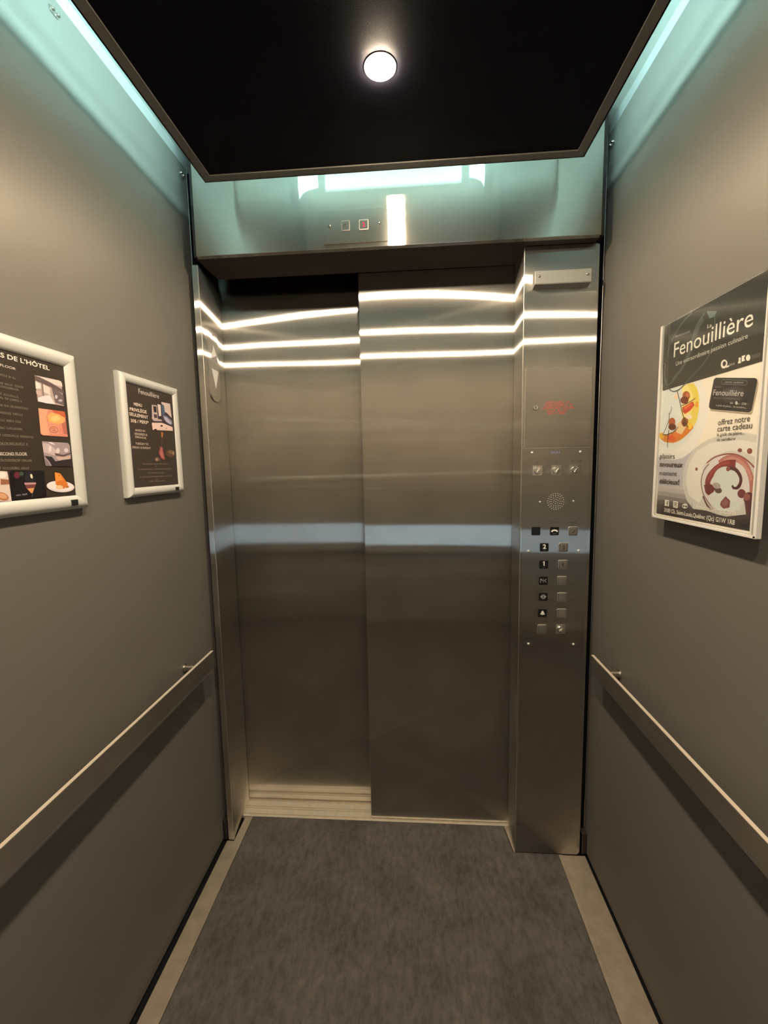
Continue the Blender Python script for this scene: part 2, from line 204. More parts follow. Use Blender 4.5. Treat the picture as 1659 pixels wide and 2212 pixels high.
('p','c09aa0',(-6407,4055,-6151,4048,-6162,4013,-6399,4015)),
('p','7b4a4c',(-6393,4014,-6162,4013,-6195,3943,-6374,3935)),
('p','d9a070',(-6363,3943,-6203,3943,-6258,3839,-6286,3850)),
('r','5f565c',(-6266,3849,-6270,3769),15,0),
('s','b8b0bc',(-6600,3814,-6368,3826),27,2)]
ART_SMALL=[('t','d9d0c8',(-2708,6305,-1788,6307),129,'Fenouillière',0),
('t','ead9cc',(-2953,5954,-2609,5959),79,'MENU',1),
('t','ead9cc',(-3136,5800,-2423,5806),82,'PRIVILÈGE',1),
('t','ead9cc',(-3168,5673,-2377,5661),82,'SEULEMENT',1),
('t','ead9cc',(-3136,5504,-2378,5521),80,'30$ / PERS*',1),
('t','cdbcb0',(-2974,5280,-2558,5293),54,'MARDI AU',1),
('t','cdbcb0',(-3030,5182,-2473,5187),58,'VENDREDI &',1),
('t','cdbcb0',(-3008,5105,-2540,5098),54,'DIMANCHE',1),
('t','cdbcb0',(-3018,4930,-2464,4932),54,'TUESDAY TO',1),
('t','cdbcb0',(-3153,4824,-2366,4830),55,'FRIDAY & SUNDAY',1),
('s','9a8a80',(-2788,4399,-1595,4400),39,3),
('s','9a8a80',(-3002,4249,-1396,4254),38,4),
('s','9a8a80',(-2597,4151,-1804,4142),39,2),
('s','9a8a80',(-2958,4042,-1411,4039),38,3),
('s','9a8a80',(-2585,3910,-1798,3903),40,4),
('s','9a8a80',(-2235,4339,-2166,4339),30,1),
('s','9a8a80',(-2232,3958,-2128,3957),30,1),
('p','4a4048',(-2257,6081,-1914,6149,-1690,6236,-1200,6257,-1175,5442,-2230,5378)),
('p','dcc8c4',(-1691,6225,-1241,6236,-1205,5816,-1457,5945,-1652,5964)),
('p','5a6f88',(-1697,6180,-1568,6142,-1535,5922,-1646,5825,-1692,5848)),
('p','e6d8d4',(-1892,6136,-1739,6132,-1744,5814,-1865,5800)),
('p','cbb9b5',(-2173,6080,-1933,6092,-1927,5684,-2202,5682)),
('p','3a3038',(-2109,6055,-1961,6055,-1960,5885,-2098,5882)),
('p','5b4a4f',(-2116,5826,-1955,5831,-1956,5736,-2096,5721)),
('p','c9b4b4',(-2242,5718,-1735,5704,-1740,5662,-2141,5635)),
('p','8b8aa0',(-1667,5850,-1470,5845,-1203,5730,-1192,5615,-1398,5624,-1634,5728)),
('p','c4bfd0',(-1623,5813,-1476,5801,-1237,5669,-1298,5605,-1518,5670)),
('p','ecd0c8',(-2239,5572,-1746,5619,-1504,5586,-1202,5541,-1190,5429,-2219,5375)),
('p','4a3434',(-1706,5533,-1710,5525,-1718,5518,-1731,5511,-1746,5506,-1764,5503,-1782,5501,-1799,5502,-1813,5504,-1825,5508,-1831,5514,-1833,5521,-1829,5529,-1821,5536,-1809,5542,-1793,5547,-1775,5551,-1757,5553,-1740,5552,-1726,5550,-1714,5545,-1708,5539)),
('p','4a3434',(-2010,5403,-2014,5398,-2023,5393,-2036,5388,-2053,5385,-2073,5382,-2092,5380,-2111,5380,-2127,5381,-2140,5384,-2147,5387,-2150,5392,-2146,5396,-2138,5401,-2124,5406,-2107,5410,-2088,5413,-2068,5414,-2049,5415,-2033,5413,-2020,5411,-2013,5407)),
('p','9a7468',(-1494,5488,-1496,5483,-1501,5479,-1508,5476,-1517,5473,-1527,5471,-1537,5470,-1546,5470,-1554,5472,-1560,5474,-1564,5478,-1565,5482,-1563,5486,-1558,5490,-1551,5493,-1543,5496,-1533,5498,-1523,5499,-1513,5499,-1505,5497,-1499,5495,-1495,5491)),
('p','b57a4a',(-1824,5349,-1709,5343,-1758,5186,-1825,5196)),
('r','6f5550',(-1786,5198,-1864,4929),35,0),
('p','a05a5c',(-1927,4919,-1813,4917,-1765,4722,-1724,4560,-1906,4565,-2029,4715)),
('p','c07a74',(-1889,4886,-1837,4881,-1797,4665,-1771,4581,-1879,4593,-1968,4731)),
('p','6a5344',(-1192,4718,-1215,4685,-1256,4656,-1312,4634,-1377,4619,-1447,4614,-1515,4619,-1576,4632,-1625,4653,-1660,4680,-1676,4711,-1674,4743,-1652,4775,-1614,4803,-1561,4826,-1497,4841,-1428,4847,-1360,4844,-1296,4832,-1244,4811,-1208,4783,-1190,4751)),
('p','8a6f58',(-1225,4768,-1238,4752,-1262,4738,-1296,4727,-1336,4720,-1380,4717,-1423,4719,-1463,4726,-1496,4737,-1519,4751,-1531,4767,-1531,4783,-1519,4799,-1496,4813,-1463,4824,-1423,4832,-1380,4834,-1336,4832,-1296,4826,-1262,4815,-1238,4801,-1225,4785)),
('p','b99c80',(-1215,4751,-1219,4735,-1226,4719,-1236,4706,-1247,4697,-1259,4692,-1271,4692,-1282,4696,-1291,4705,-1297,4717,-1300,4732,-1300,4749,-1296,4766,-1289,4781,-1280,4794,-1268,4803,-1256,4808,-1244,4809,-1233,4804,-1224,4795,-1218,4783,-1215,4768)),
('p','6f5b50',(-1968,4550,-1976,4531,-1995,4514,-2024,4499,-2059,4489,-2098,4483,-2138,4483,-2175,4488,-2206,4497,-2230,4511,-2244,4528,-2247,4546,-2239,4565,-2221,4582,-2194,4597,-2159,4607,-2121,4613,-2081,4614,-2043,4609,-2011,4600,-1986,4586,-1971,4569)),
('p','a58c7c',(-2070,4546,-2075,4533,-2084,4520,-2099,4510,-2116,4503,-2136,4499,-2156,4499,-2174,4502,-2190,4509,-2201,4519,-2208,4531,-2209,4544,-2204,4557,-2195,4569,-2181,4580,-2163,4587,-2144,4591,-2124,4592,-2105,4588,-2090,4581,-2078,4571,-2071,4559)),
('p','a0605c',(-1929,4578,-1723,4570,-1790,4531))]

# ------------------------------------------------------------ materials
def lin(h):
    if isinstance(h, str):
        c = [int(h[i:i+2], 16) / 255 for i in (0, 2, 4)]
        return tuple(((x / 12.92) if x <= .04045 else ((x + .055) / 1.055) ** 2.4) for x in c) + (1,)
    return tuple(h) + ((1,) if len(h) == 3 else ())
def newmat(name):
    m = bpy.data.materials.new(name); m.use_nodes = True
    nt = m.node_tree; nt.nodes.clear()
    out = nt.nodes.new('ShaderNodeOutputMaterial')
    return m, nt, out
def node(nt, t, **kw):
    n = nt.nodes.new(t)
    for k, v in kw.items():
        if k.startswith('i_'): n.inputs[k[2:].replace('_', ' ')].default_value = v
        else: setattr(n, k, v)
    return n
def pbr(name, col, rough=.5, metal=0., spec=.5, bump=0., bscale=200., coat=0., var=0., vscale=6.):
    m, nt, out = newmat(name)
    b = node(nt, 'ShaderNodeBsdfPrincipled')
    b.inputs['Base Color'].default_value = lin(col); b.inputs['Roughness'].default_value = rough
    b.inputs['Metallic'].default_value = metal; b.inputs['Specular IOR Level'].default_value = spec
    b.inputs['Coat Weight'].default_value = coat
    tc = node(nt, 'ShaderNodeTexCoord')
    if bump:
        n = node(nt, 'ShaderNodeTexNoise'); n.inputs['Scale'].default_value = bscale; n.inputs['Detail'].default_value = 4
        nt.links.new(tc.outputs['Object'], n.inputs['Vector'])
        bp = node(nt, 'ShaderNodeBump'); bp.inputs['Strength'].default_value = bump; bp.inputs['Distance'].default_value = .001
        nt.links.new(n.outputs['Fac'], bp.inputs['Height']); nt.links.new(bp.outputs['Normal'], b.inputs['Normal'])
    if var:
        n = node(nt, 'ShaderNodeTexNoise'); n.inputs['Scale'].default_value = vscale; n.inputs['Detail'].default_value = 5
        nt.links.new(tc.outputs['Object'], n.inputs['Vector'])
        r = node(nt, 'ShaderNodeValToRGB'); c = lin(col)
        r.color_ramp.elements[0].position = .3; r.color_ramp.elements[1].position = .7
        r.color_ramp.elements[0].color = tuple(x * (1 - var) for x in c[:3]) + (1,); r.color_ramp.elements[1].color = tuple(min(1, x * (1 + var)) for x in c[:3]) + (1,)
        nt.links.new(n.outputs['Fac'], r.inputs['Fac']); nt.links.new(r.outputs['Color'], b.inputs['Base Color'])
    nt.links.new(b.outputs[0], out.inputs[0]); return m
def emis(name, col, s):
    m, nt, out = newmat(name)
    e = node(nt, 'ShaderNodeEmission'); e.inputs[0].default_value = lin(col); e.inputs[1].default_value = s
    nt.links.new(e.outputs[0], out.inputs[0]); return m
def brushed(name, grain, lobes, col=(.60, .57, .53), smudge=.08, wav=.0, line=.06, diffuse=0., dcol=None):
    """brushed steel: grain = direction of the brushing; lobes = [(weight, alpha along grain, alpha across)]"""
    m, nt, out = newmat(name)
    tan = node(nt, 'ShaderNodeCombineXYZ')
    for i in range(3): tan.inputs[i].default_value = grain[i]
    tc = node(nt, 'ShaderNodeTexCoord')
    # fine brushing lines: tiny changes of tone along the grain
    mp = node(nt, 'ShaderNodeMapping'); sc = [900., 900., 900.]
    for i in range(3):
        if abs(grain[i]) > .5: sc[i] = 6.
    mp.inputs['Scale'].default_value = sc
    nt.links.new(tc.outputs['Object'], mp.inputs['Vector'])
    n1 = node(nt, 'ShaderNodeTexNoise'); n1.inputs['Scale'].default_value = 1.; n1.inputs['Detail'].default_value = 2
    nt.links.new(mp.outputs[0], n1.inputs['Vector'])
    n2 = node(nt, 'ShaderNodeTexNoise'); n2.inputs['Scale'].default_value = 5.; n2.inputs['Detail'].default_value = 6
    nt.links.new(tc.outputs['Object'], n2.inputs['Vector'])
    mr = node(nt, 'ShaderNodeMapRange'); mr.inputs['From Min'].default_value = .3; mr.inputs['From Max'].default_value = .7; mr.inputs['To Min'].default_value = 1 - line; mr.inputs['To Max'].default_value = 1 + line
    nt.links.new(n1.outputs['Fac'], mr.inputs['Value'])
    mr2 = node(nt, 'ShaderNodeMapRange'); mr2.inputs['From Min'].default_value = .3; mr2.inputs['From Max'].default_value = .7; mr2.inputs['To Min'].default_value = 1 - smudge; mr2.inputs['To Max'].default_value = 1 + smudge
    nt.links.new(n2.outputs['Fac'], mr2.inputs['Value'])
    mu = node(nt, 'ShaderNodeMath', operation='MULTIPLY'); nt.links.new(mr.outputs[0], mu.inputs[0]); nt.links.new(mr2.outputs[0], mu.inputs[1])
    vm = node(nt, 'ShaderNodeVectorMath', operation='SCALE'); vm.inputs[0].default_value = col; nt.links.new(mu.outputs[0], vm.inputs['Scale'])
    nrm = None
    if wav:
        n3 = node(nt, 'ShaderNodeTexNoise'); n3.inputs['Scale'].default_value = 3.; n3.inputs['Detail'].default_value = 1
        nt.links.new(tc.outputs['Object'], n3.inputs['Vector'])
        bp = node(nt, 'ShaderNodeBump'); bp.inputs['Strength'].default_value = 1.; bp.inputs['Distance'].default_value = wav
        nt.links.new(n3.outputs['Fac'], bp.inputs['Height']); nrm = bp
    acc = None; tot = 0
    for w, ax, ay in lobes:
        g = node(nt, 'ShaderNodeBsdfAnisotropic', distribution='MULTI_GGX')
        r2 = math.sqrt(ax * ay); g.inputs['Roughness'].default_value = math.sqrt(r2); g.inputs['Anisotropy'].default_value = 1 - math.sqrt(ax / ay)
        nt.links.new(vm.outputs[0], g.inputs['Color']); nt.links.new(tan.outputs[0], g.inputs['Tangent'])
        if nrm: nt.links.new(nrm.outputs[0], g.inputs['Normal'])
        if acc is None: acc = g; tot = w
        else:
            mx = node(nt, 'ShaderNodeMixShader'); mx.inputs[0].default_value = w / (tot + w); tot += w
            nt.links.new(acc.outputs[0], mx.inputs[1]); nt.links.new(g.outputs[0], mx.inputs[2]); acc = mx
    if diffuse:
        d = node(nt, 'ShaderNodeBsdfDiffuse')
        if dcol: d.inputs['Color'].default_value = lin(dcol)
        else: nt.links.new(vm.outputs[0], d.inputs['Color'])
        mx = node(nt, 'ShaderNodeMixShader'); mx.inputs[0].default_value = diffuse
        nt.links.new(acc.outputs[0], mx.inputs[1]); nt.links.new(d.outputs[0], mx.inputs[2]); acc = mx
    nt.links.new(acc.outputs[0], out.inputs[0]); return m
def acrylic(name):
    m, nt, out = newmat(name)
    tr = node(nt, 'ShaderNodeBsdfTransparent'); tr.inputs[0].default_value = (.97, .98, .97, 1)
    g1 = node(nt, 'ShaderNodeBsdfGlossy'); g1.inputs['Roughness'].default_value = .02; g1.inputs['Color'].default_value = (1, 1, 1, 1)
    lw = node(nt, 'ShaderNodeLayerWeight'); lw.inputs['Blend'].default_value = .5
    pw = node(nt, 'ShaderNodeMath', operation='POWER'); pw.inputs[1].default_value = 5; nt.links.new(lw.outputs['Facing'], pw.inputs[0])
    fr = node(nt, 'ShaderNodeMath', operation='MULTIPLY_ADD'); fr.inputs[1].default_value = .94; fr.inputs[2].default_value = .11; nt.links.new(pw.outputs[0], fr.inputs[0])
    mx = node(nt, 'ShaderNodeMixShader'); nt.links.new(fr.outputs[0], mx.inputs[0])
    nt.links.new(tr.outputs[0], mx.inputs[1]); nt.links.new(g1.outputs[0], mx.inputs[2]); nt.links.new(mx.outputs[0], out.inputs[0]); return m
def print_mat(name, rough=.55, spec=.3):
    m, nt, out = newmat(name)
    a = node(nt, 'ShaderNodeVertexColor'); a.layer_name = 'Ink'
    b = node(nt, 'ShaderNodeBsdfPrincipled'); b.inputs['Roughness'].default_value = rough; b.inputs['Specular IOR Level'].default_value = spec
    nt.links.new(a.outputs[0], b.inputs['Base Color']); nt.links.new(b.outputs[0], out.inputs[0]); return m
def carpet_mat():
    m, nt, out = newmat('charcoal_carpet')
    tc = node(nt, 'ShaderNodeTexCoord')
    mp = node(nt, 'ShaderNodeMapping'); mp.inputs['Scale'].default_value = (1., .45, 1.); nt.links.new(tc.outputs['Object'], mp.inputs[0])
    n = node(nt, 'ShaderNodeTexNoise'); n.inputs['Scale'].default_value = 60; n.inputs['Detail'].default_value = 8; n.inputs['Roughness'].default_value = .75; nt.links.new(mp.outputs[0], n.inputs['Vector'])
    v = node(nt, 'ShaderNodeTexNoise'); v.inputs['Scale'].default_value = 7; v.inputs['Detail'].default_value = 4; nt.links.new(tc.outputs['Object'], v.inputs['Vector'])
    r = node(nt, 'ShaderNodeValToRGB'); e = r.color_ramp.elements
    e[0].position = .32; e[0].color = (.055, .051, .049, 1); e[1].position = .68; e[1].color = (.112, .105, .10, 1)
    k = e.new(.76); k.color = (.20, .195, .20, 1)
    nt.links.new(n.outputs['Fac'], r.inputs['Fac'])
    r2 = node(nt, 'ShaderNodeValToRGB'); e = r2.color_ramp.elements
    e[0].position = .35; e[0].color = (.82, .80, .78, 1); e[1].position = .65; e[1].color = (1.15, 1.12, 1.1, 1)
    nt.links.new(v.outputs['Fac'], r2.inputs['Fac'])
    mx = node(nt, 'ShaderNodeMix', data_type='RGBA', blend_type='MULTIPLY'); mx.inputs[0].default_value = 1
    nt.links.new(r.outputs[0], mx.inputs[6]); nt.links.new(r2.outputs[0], mx.inputs[7])
    b = node(nt, 'ShaderNodeBsdfPrincipled'); b.inputs['Roughness'].default_value = .95; b.inputs['Specular IOR Level'].default_value = .1
    n3 = node(nt, 'ShaderNodeTexNoise'); n3.inputs['Scale'].default_value = 400; n3.inputs['Detail'].default_value = 3; nt.links.new(mp.outputs[0], n3.inputs['Vector'])
    bp = node(nt, 'ShaderNodeBump'); bp.inputs['Strength'].default_value = .6; bp.inputs['Distance'].default_value = .003
    nt.links.new(n3.outputs['Fac'], bp.inputs['Height']); nt.links.new(bp.outputs[0], b.inputs['Normal'])
    nt.links.new(mx.outputs[2], b.inputs['Base Color']); nt.links.new(b.outputs[0], out.inputs[0]); return m
Z = (0, 0, 1)
M = {}
M['door'] = brushed('brushed_door_steel', Z, [(.60, .0025, .95), (.35, .0030, .4), (.05, .04, .6)], col=(.80, .77, .715), wav=.0004, line=.03)
M['column'] = brushed('brushed_return_steel', Z, [(.60, .0025, .95), (.35, .0030, .4), (.05, .04, .6)], col=(.80, .77, .715), wav=.0002, line=.03)
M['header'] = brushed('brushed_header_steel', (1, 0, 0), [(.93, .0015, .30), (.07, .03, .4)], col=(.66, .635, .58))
M['wall'] = brushed('satin_wall_steel', Z, [(.6, .09, .35), (.4, .18, .50)], col=(.12, .113, .10), smudge=.07, diffuse=.5, dcol=(.25, .235, .21), line=.02)
M['rear'] = brushed('dark_rear_steel', Z, [(1, .12, .4)], col=(.5, .47, .42), smudge=.04, diffuse=.6, dcol=(.62, .585, .53), line=.02)
M['rail'] = brushed('brushed_rail_steel', (0, 1, 0), [(.6, .04, .25), (.4, .12, .4)], col=(.42, .39, .35), diffuse=.05)
M['plate'] = brushed('brushed_plate_steel', Z, [(.80, .0025, .9), (.20, .08, .6)], col=(.74, .71, .655), line=.03)
M['chrome'] = pbr('polished_chrome', (.80, .77, .72), .22, 1.)
M['satin'] = pbr('satin_chrome', (.62, .58, .53), .3, 1.)
M['railtop'] = pbr('rail_top_highlight', (.70, .60, .50), .42, .35)  # paler than the bar: lamp highlight along the rail top put into the colour
M['lining'] = pbr('dark_gap_lining', (.035, .030, .026), .6, 0, .3)
M['edge'] = pbr('polished_edge', (.78, .74, .68), .33, 1.)
M['dark'] = pbr('black_gap', (.006, .006, .007), .8, 0, .1)
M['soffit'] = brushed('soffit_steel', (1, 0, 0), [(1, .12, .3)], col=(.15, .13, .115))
M['panel'] = pbr('matt_black_board', (.0042, .0042, .0078), .65, 0, .08, bump=.25, bscale=500)
M['pframe'] = pbr('dark_grey_angle', (.22, .205, .185), .5, .2, .4)
M['upper'] = pbr('pale_painted_steel', (.36, .37, .36), .5, 0, .4)
M['ceil'] = pbr('pale_ceiling_paint', (.52, .55, .50), .6, 0, .3)
M['strip'] = pbr('tan_floor_strip', (.33, .28, .22), .42, .35, .5, var=.12, vscale=25)
M['sill'] = pbr('aluminium_sill', (.75, .68, .57), .38, .55, .5, var=.06, vscale=40)
M['carpet'] = carpet_mat()
M['btn_black'] = pbr('black_plastic', (.007, .006, .006), .35, 0, .4)
M['white_ink'] = pbr('white_legend', (.75, .74, .72), .5)
M['grey_ink'] = pbr('grey_legend', (.26, .26, .26), .5)
M['dark_ink'] = pbr('engraved_legend', (.05, .045, .04), .5)
M['red_ink'] = pbr('red_legend', (.52, .10, .07), .6)
M['blue_ink'] = pbr('blue_legend', (.18, .19, .38), .6)
M['red_led'] = emis('red_display_digit', (1, .03, .10), 1.6)
M['frame'] = pbr('silver_snap_frame', (.64, .64, .61), .38, .25, .5, bump=.2, bscale=900)
M['lightbox'] = pbr('grey_light_housing', (.44, .42, .38), .4, .3, .5)
M['tag'] = pbr('black_label', (.012, .014, .014), .35, 0, .5)
M['print'] = print_mat('poster_print')
M['glossprint'] = print_mat('glossy_poster_print', .3, .4)
M['acrylic'] = acrylic('clear_acrylic')
M['acredge'] = pbr('acrylic_edge', (.62, .60, .57), .15, 0, .8)
M['lamp'] = emis('warm_lamp_lens', (1, .80, .57), LAMP)
M['bezel'] = pbr('lamp_bezel', (.25, .2, .16), .4, .5)
M['tube'] = emis('cool_tube_glow', (.58, 1, 1.0), TUBE)
M['tube_dim'] = emis('short_tube_glow', (.62, 1, .92), TUBE * .3)
M['glow'] = emis('added_cool_glow', (.62, .84, 1.), 4.5)  # glow of the added rear panel, no known source
# ------------------------------------------------------------ mesh helpers
def B(): return bmesh.new()
def quadbox(bm, x0, x1, y0, y1, z0, z1, bev=0, seg=2):
    t = bmesh.new()
    v = [t.verts.new((x, y, z)) for x in (x0, x1) for y in (y0, y1) for z in (z0, z1)]
    for f in ((0, 1, 3, 2), (4, 6, 7, 5), (0, 4, 5, 1), (2, 3, 7, 6), (0, 2, 6, 4), (1, 5, 7, 3)): t.faces.new([v[i] for i in f])
    if bev: bmesh.ops.bevel(t, geom=t.edges[:], offset=bev, segments=seg, affect='EDGES', profile=.5)
    bmesh.ops.recalc_face_normals(t, faces=t.faces[:])
    join(bm, t); return bm
def join(bm, t):
    me = bpy.data.meshes.new('tmp'); t.to_mesh(me); t.free(); bm.from_mesh(me); bpy.data.meshes.remove(me)
def prism(bm, pts, axis, a0, a1, bev=0, seg=2):
    """extrude a closed outline; axis 'z': pts are (x,y); 'y': (x,z); 'x': (y,z)"""
    t = bmesh.new()
    def P(p, a): return {'z': (p[0], p[1], a), 'y': (p[0], a, p[1]), 'x': (a, p[0], p[1])}[axis]
    lo = [t.verts.new(P(p, a0)) for p in pts]; hi = [t.verts.new(P(p, a1)) for p in pts]
    n = len(pts); t.faces.new(lo); t.faces.new(hi[::-1])
    for i in range(n): t.faces.new((lo[i], hi[i], hi[(i + 1) % n], lo[(i + 1) % n]))
    bmesh.ops.recalc_face_normals(t, faces=t.faces[:])
    if bev: bmesh.ops.bevel(t, geom=[e for e in t.edges if e.calc_face_angle(0) > .5], offset=bev, segments=seg, affect='EDGES', profile=.5)
    join(bm, t); return bm
def lathe(bm, c, axis, prof, n=24):
    """revolve (r, h) profile about axis through c; axis is a unit vector"""
    t = bmesh.new(); ax = Vector(axis); u = ax.orthogonal().normalized(); w = ax.cross(u); c = Vector(c); rings = []
    for r, h in prof:
        if r < 1e-6: rings.append([t.verts.new(c + ax * h)])
        else: rings.append([t.verts.new(c + ax * h + (u * math.cos(2 * PI * i / n) + w * math.sin(2 * PI * i / n)) * r) for i in range(n)])
    for a, b in zip(rings, rings[1:]):
        for i in range(n):
            j = (i + 1) % n
            if len(a) == 1 and len(b) == 1: continue
            if len(a) == 1: t.faces.new((a[0], b[i], b[j]))
            elif len(b) == 1: t.faces.new((a[i], b[0], a[j]))
            else: t.faces.new((a[i], b[i], b[j], a[j]))
    bmesh.ops.recalc_face_normals(t, faces=t.faces[:])
    join(bm, t); return bm
def rrect(cx, cy, w, h, r, n=4):
    o = []
    for sx, sy, a in ((1, 1, 0), (-1, 1, 90), (-1, -1, 180), (1, -1, 270)):
        for i in range(n + 1):
            t = math.radians(a + 90 * i / n); o.append((cx + sx * (w / 2 - r) + r * math.cos(t), cy + sy * (h / 2 - r) + r * math.sin(t)))
    return o
def tube(bm, pts, r, n=8):
    t = bmesh.new(); pts = [Vector(p) for p in pts]; rings = []
    for i, p in enumerate(pts):
        d = (pts[min(i + 1, len(pts) - 1)] - pts[max(i - 1, 0)]).normalized(); u = d.orthogonal().normalized() if i == 0 else (u - d * u.dot(d)).normalized(); w = d.cross(u)
        rings.append([t.verts.new(p + (u * math.cos(2 * PI * k / n) + w * math.sin(2 * PI * k / n)) * r) for k in range(n)])
    for a, b in zip(rings, rings[1:]):
        for k in range(n): t.faces.new((a[k], b[k], b[(k + 1) % n], a[(k + 1) % n]))
    t.faces.new(rings[0][::-1]); t.faces.new(rings[-1]); bmesh.ops.recalc_face_normals(t, faces=t.faces[:])
    join(bm, t); return bm
def off(p):
    v = Vector((0, 0, 0))
    while p is not None: v += p.location; p = p.parent
    return v
def obj(name, bm, mat, parent=None, smooth=False, origin=None):
    me = bpy.data.meshes.new(name); o0 = off(parent) if parent else Vector(origin or (0, 0, 0))
    bmesh.ops.translate(bm, verts=bm.verts[:], vec=-o0); bm.to_mesh(me); bm.free()
    if smooth:
        for q in me.polygons: q.use_smooth = True
        try: me.set_sharp_from_angle(angle=math.radians(35))
        except Exception: pass
    o = bpy.data.objects.new(name, me); C.objects.link(o); o.data.materials.append(M[mat])
    if parent: o.parent = parent
    elif origin: o.location = origin
    return o
def thing(name, loc, label, cat, group=None):
    o = bpy.data.objects.new(name, None); o.empty_display_size = .05; C.objects.link(o); o.location = loc; return tag(o, label, cat, group)
def tag(o, label, cat, group=None):
    o['label'] = label; o['category'] = cat
    if group: o['group'] = group
    return o
def struct(name, bm, mat, parent=None, smooth=False):
    o = obj(name, bm, mat, parent, smooth)
    if not parent: o['kind'] = 'structure'
    return o
def dup(root, loc, label=None):
    r = root.copy(); C.objects.link(r); r.location = loc
    if label: r['label'] = label
    for ch in list(root.children):
        c = ch.copy(); C.objects.link(c); c.parent = r
        for g in list(ch.children): d = g.copy(); C.objects.link(d); d.parent = c
    return r
_dg = None
def text_mesh(txt, bold=0.):
    """flat outlines of a line of text: returns verts [(x,y)], faces, bbox"""
    cu = bpy.data.curves.new('t', 'FONT'); cu.body = txt; cu.size = 1; cu.resolution_u = 3; cu.offset = bold
    o = bpy.data.objects.new('t', cu); C.objects.link(o)
    dg = bpy.context.evaluated_depsgraph_get(); me = bpy.data.meshes.new_from_object(o.evaluated_get(dg))
    vs = [(v.co.x, v.co.y) for v in me.vertices]; fs = [tuple(p.vertices) for p in me.polygons]
    bpy.data.objects.remove(o); bpy.data.curves.remove(cu); bpy.data.meshes.remove(me)
    return vs, fs
def glyph(txt, cx, cz, h, y, bold=.01, wmax=None):
    if txt == '1':
        k = h / 10; bm = bmesh.new(); P = [(-1.0, -5), (1.2, -5), (1.2, 5), (-.6, 5), (-3.0, 3.4), (-3.0, 1.5), (-1.0, 2.7)]
        f = bm.faces.new([bm.verts.new((cx + a * k, y, cz + b * k)) for a, b in P]); bmesh.ops.triangulate(bm, faces=[f]); return bm
    """text standing on the plane y, facing -y, centred"""
    vs, fs = text_mesh(txt, bold); x0 = min(v[0] for v in vs); x1 = max(v[0] for v in vs); y0 = min(v[1] for v in vs); y1 = max(v[1] for v in vs)
    s = h / (y1 - y0); sx = s if not wmax else min(s, wmax / (x1 - x0)); bm = bmesh.new()
    V = [bm.verts.new((cx + (a - (x0 + x1) / 2) * sx, y, cz + (b - (y0 + y1) / 2) * s)) for a, b in vs]
    for f in fs:
        try: bm.faces.new([V[i] for i in f])
        except ValueError: pass
    return bm
# ------------------------------------------------------------ printed artwork
def spline(pts, n=6):
    P = [pts[0]] + list(pts) + [pts[-1]]; o = []
    for i in range(1, len(P) - 2):
        for k in range(n):
            t = k / n
            o.append(tuple(.5 * (2 * P[i][j] + (P[i+1][j] - P[i-1][j]) * t + (2 * P[i-1][j] - 5 * P[i][j] + 4 * P[i+1][j] - P[i+2][j]) * t * t + (-P[i-1][j] + 3 * P[i][j] - 3 * P[i+1][j] + P[i+2][j]) * t ** 3) for j in (0, 1)))
    o.append(pts[-1]); return o
def clip(poly, lo, hi):
    """clip a polygon to the sheet"""
    for ax, s, lim in ((0, 1, lo[0]), (0, -1, hi[0]), (1, 1, lo[1]), (1, -1, hi[1])):
        o = []
        for i, a in enumerate(poly):
            b = poly[(i + 1) % len(poly)]; da = s * (a[ax] - lim); db = s * (b[ax] - lim)
            if da >= 0: o.append(a)
            if (da >= 0) != (db >= 0): t = da / (da - db); o.append(tuple(a[k] + (b[k] - a[k]) * t for k in (0, 1)))
        poly = o
        if len(poly) < 3: return []
    return poly
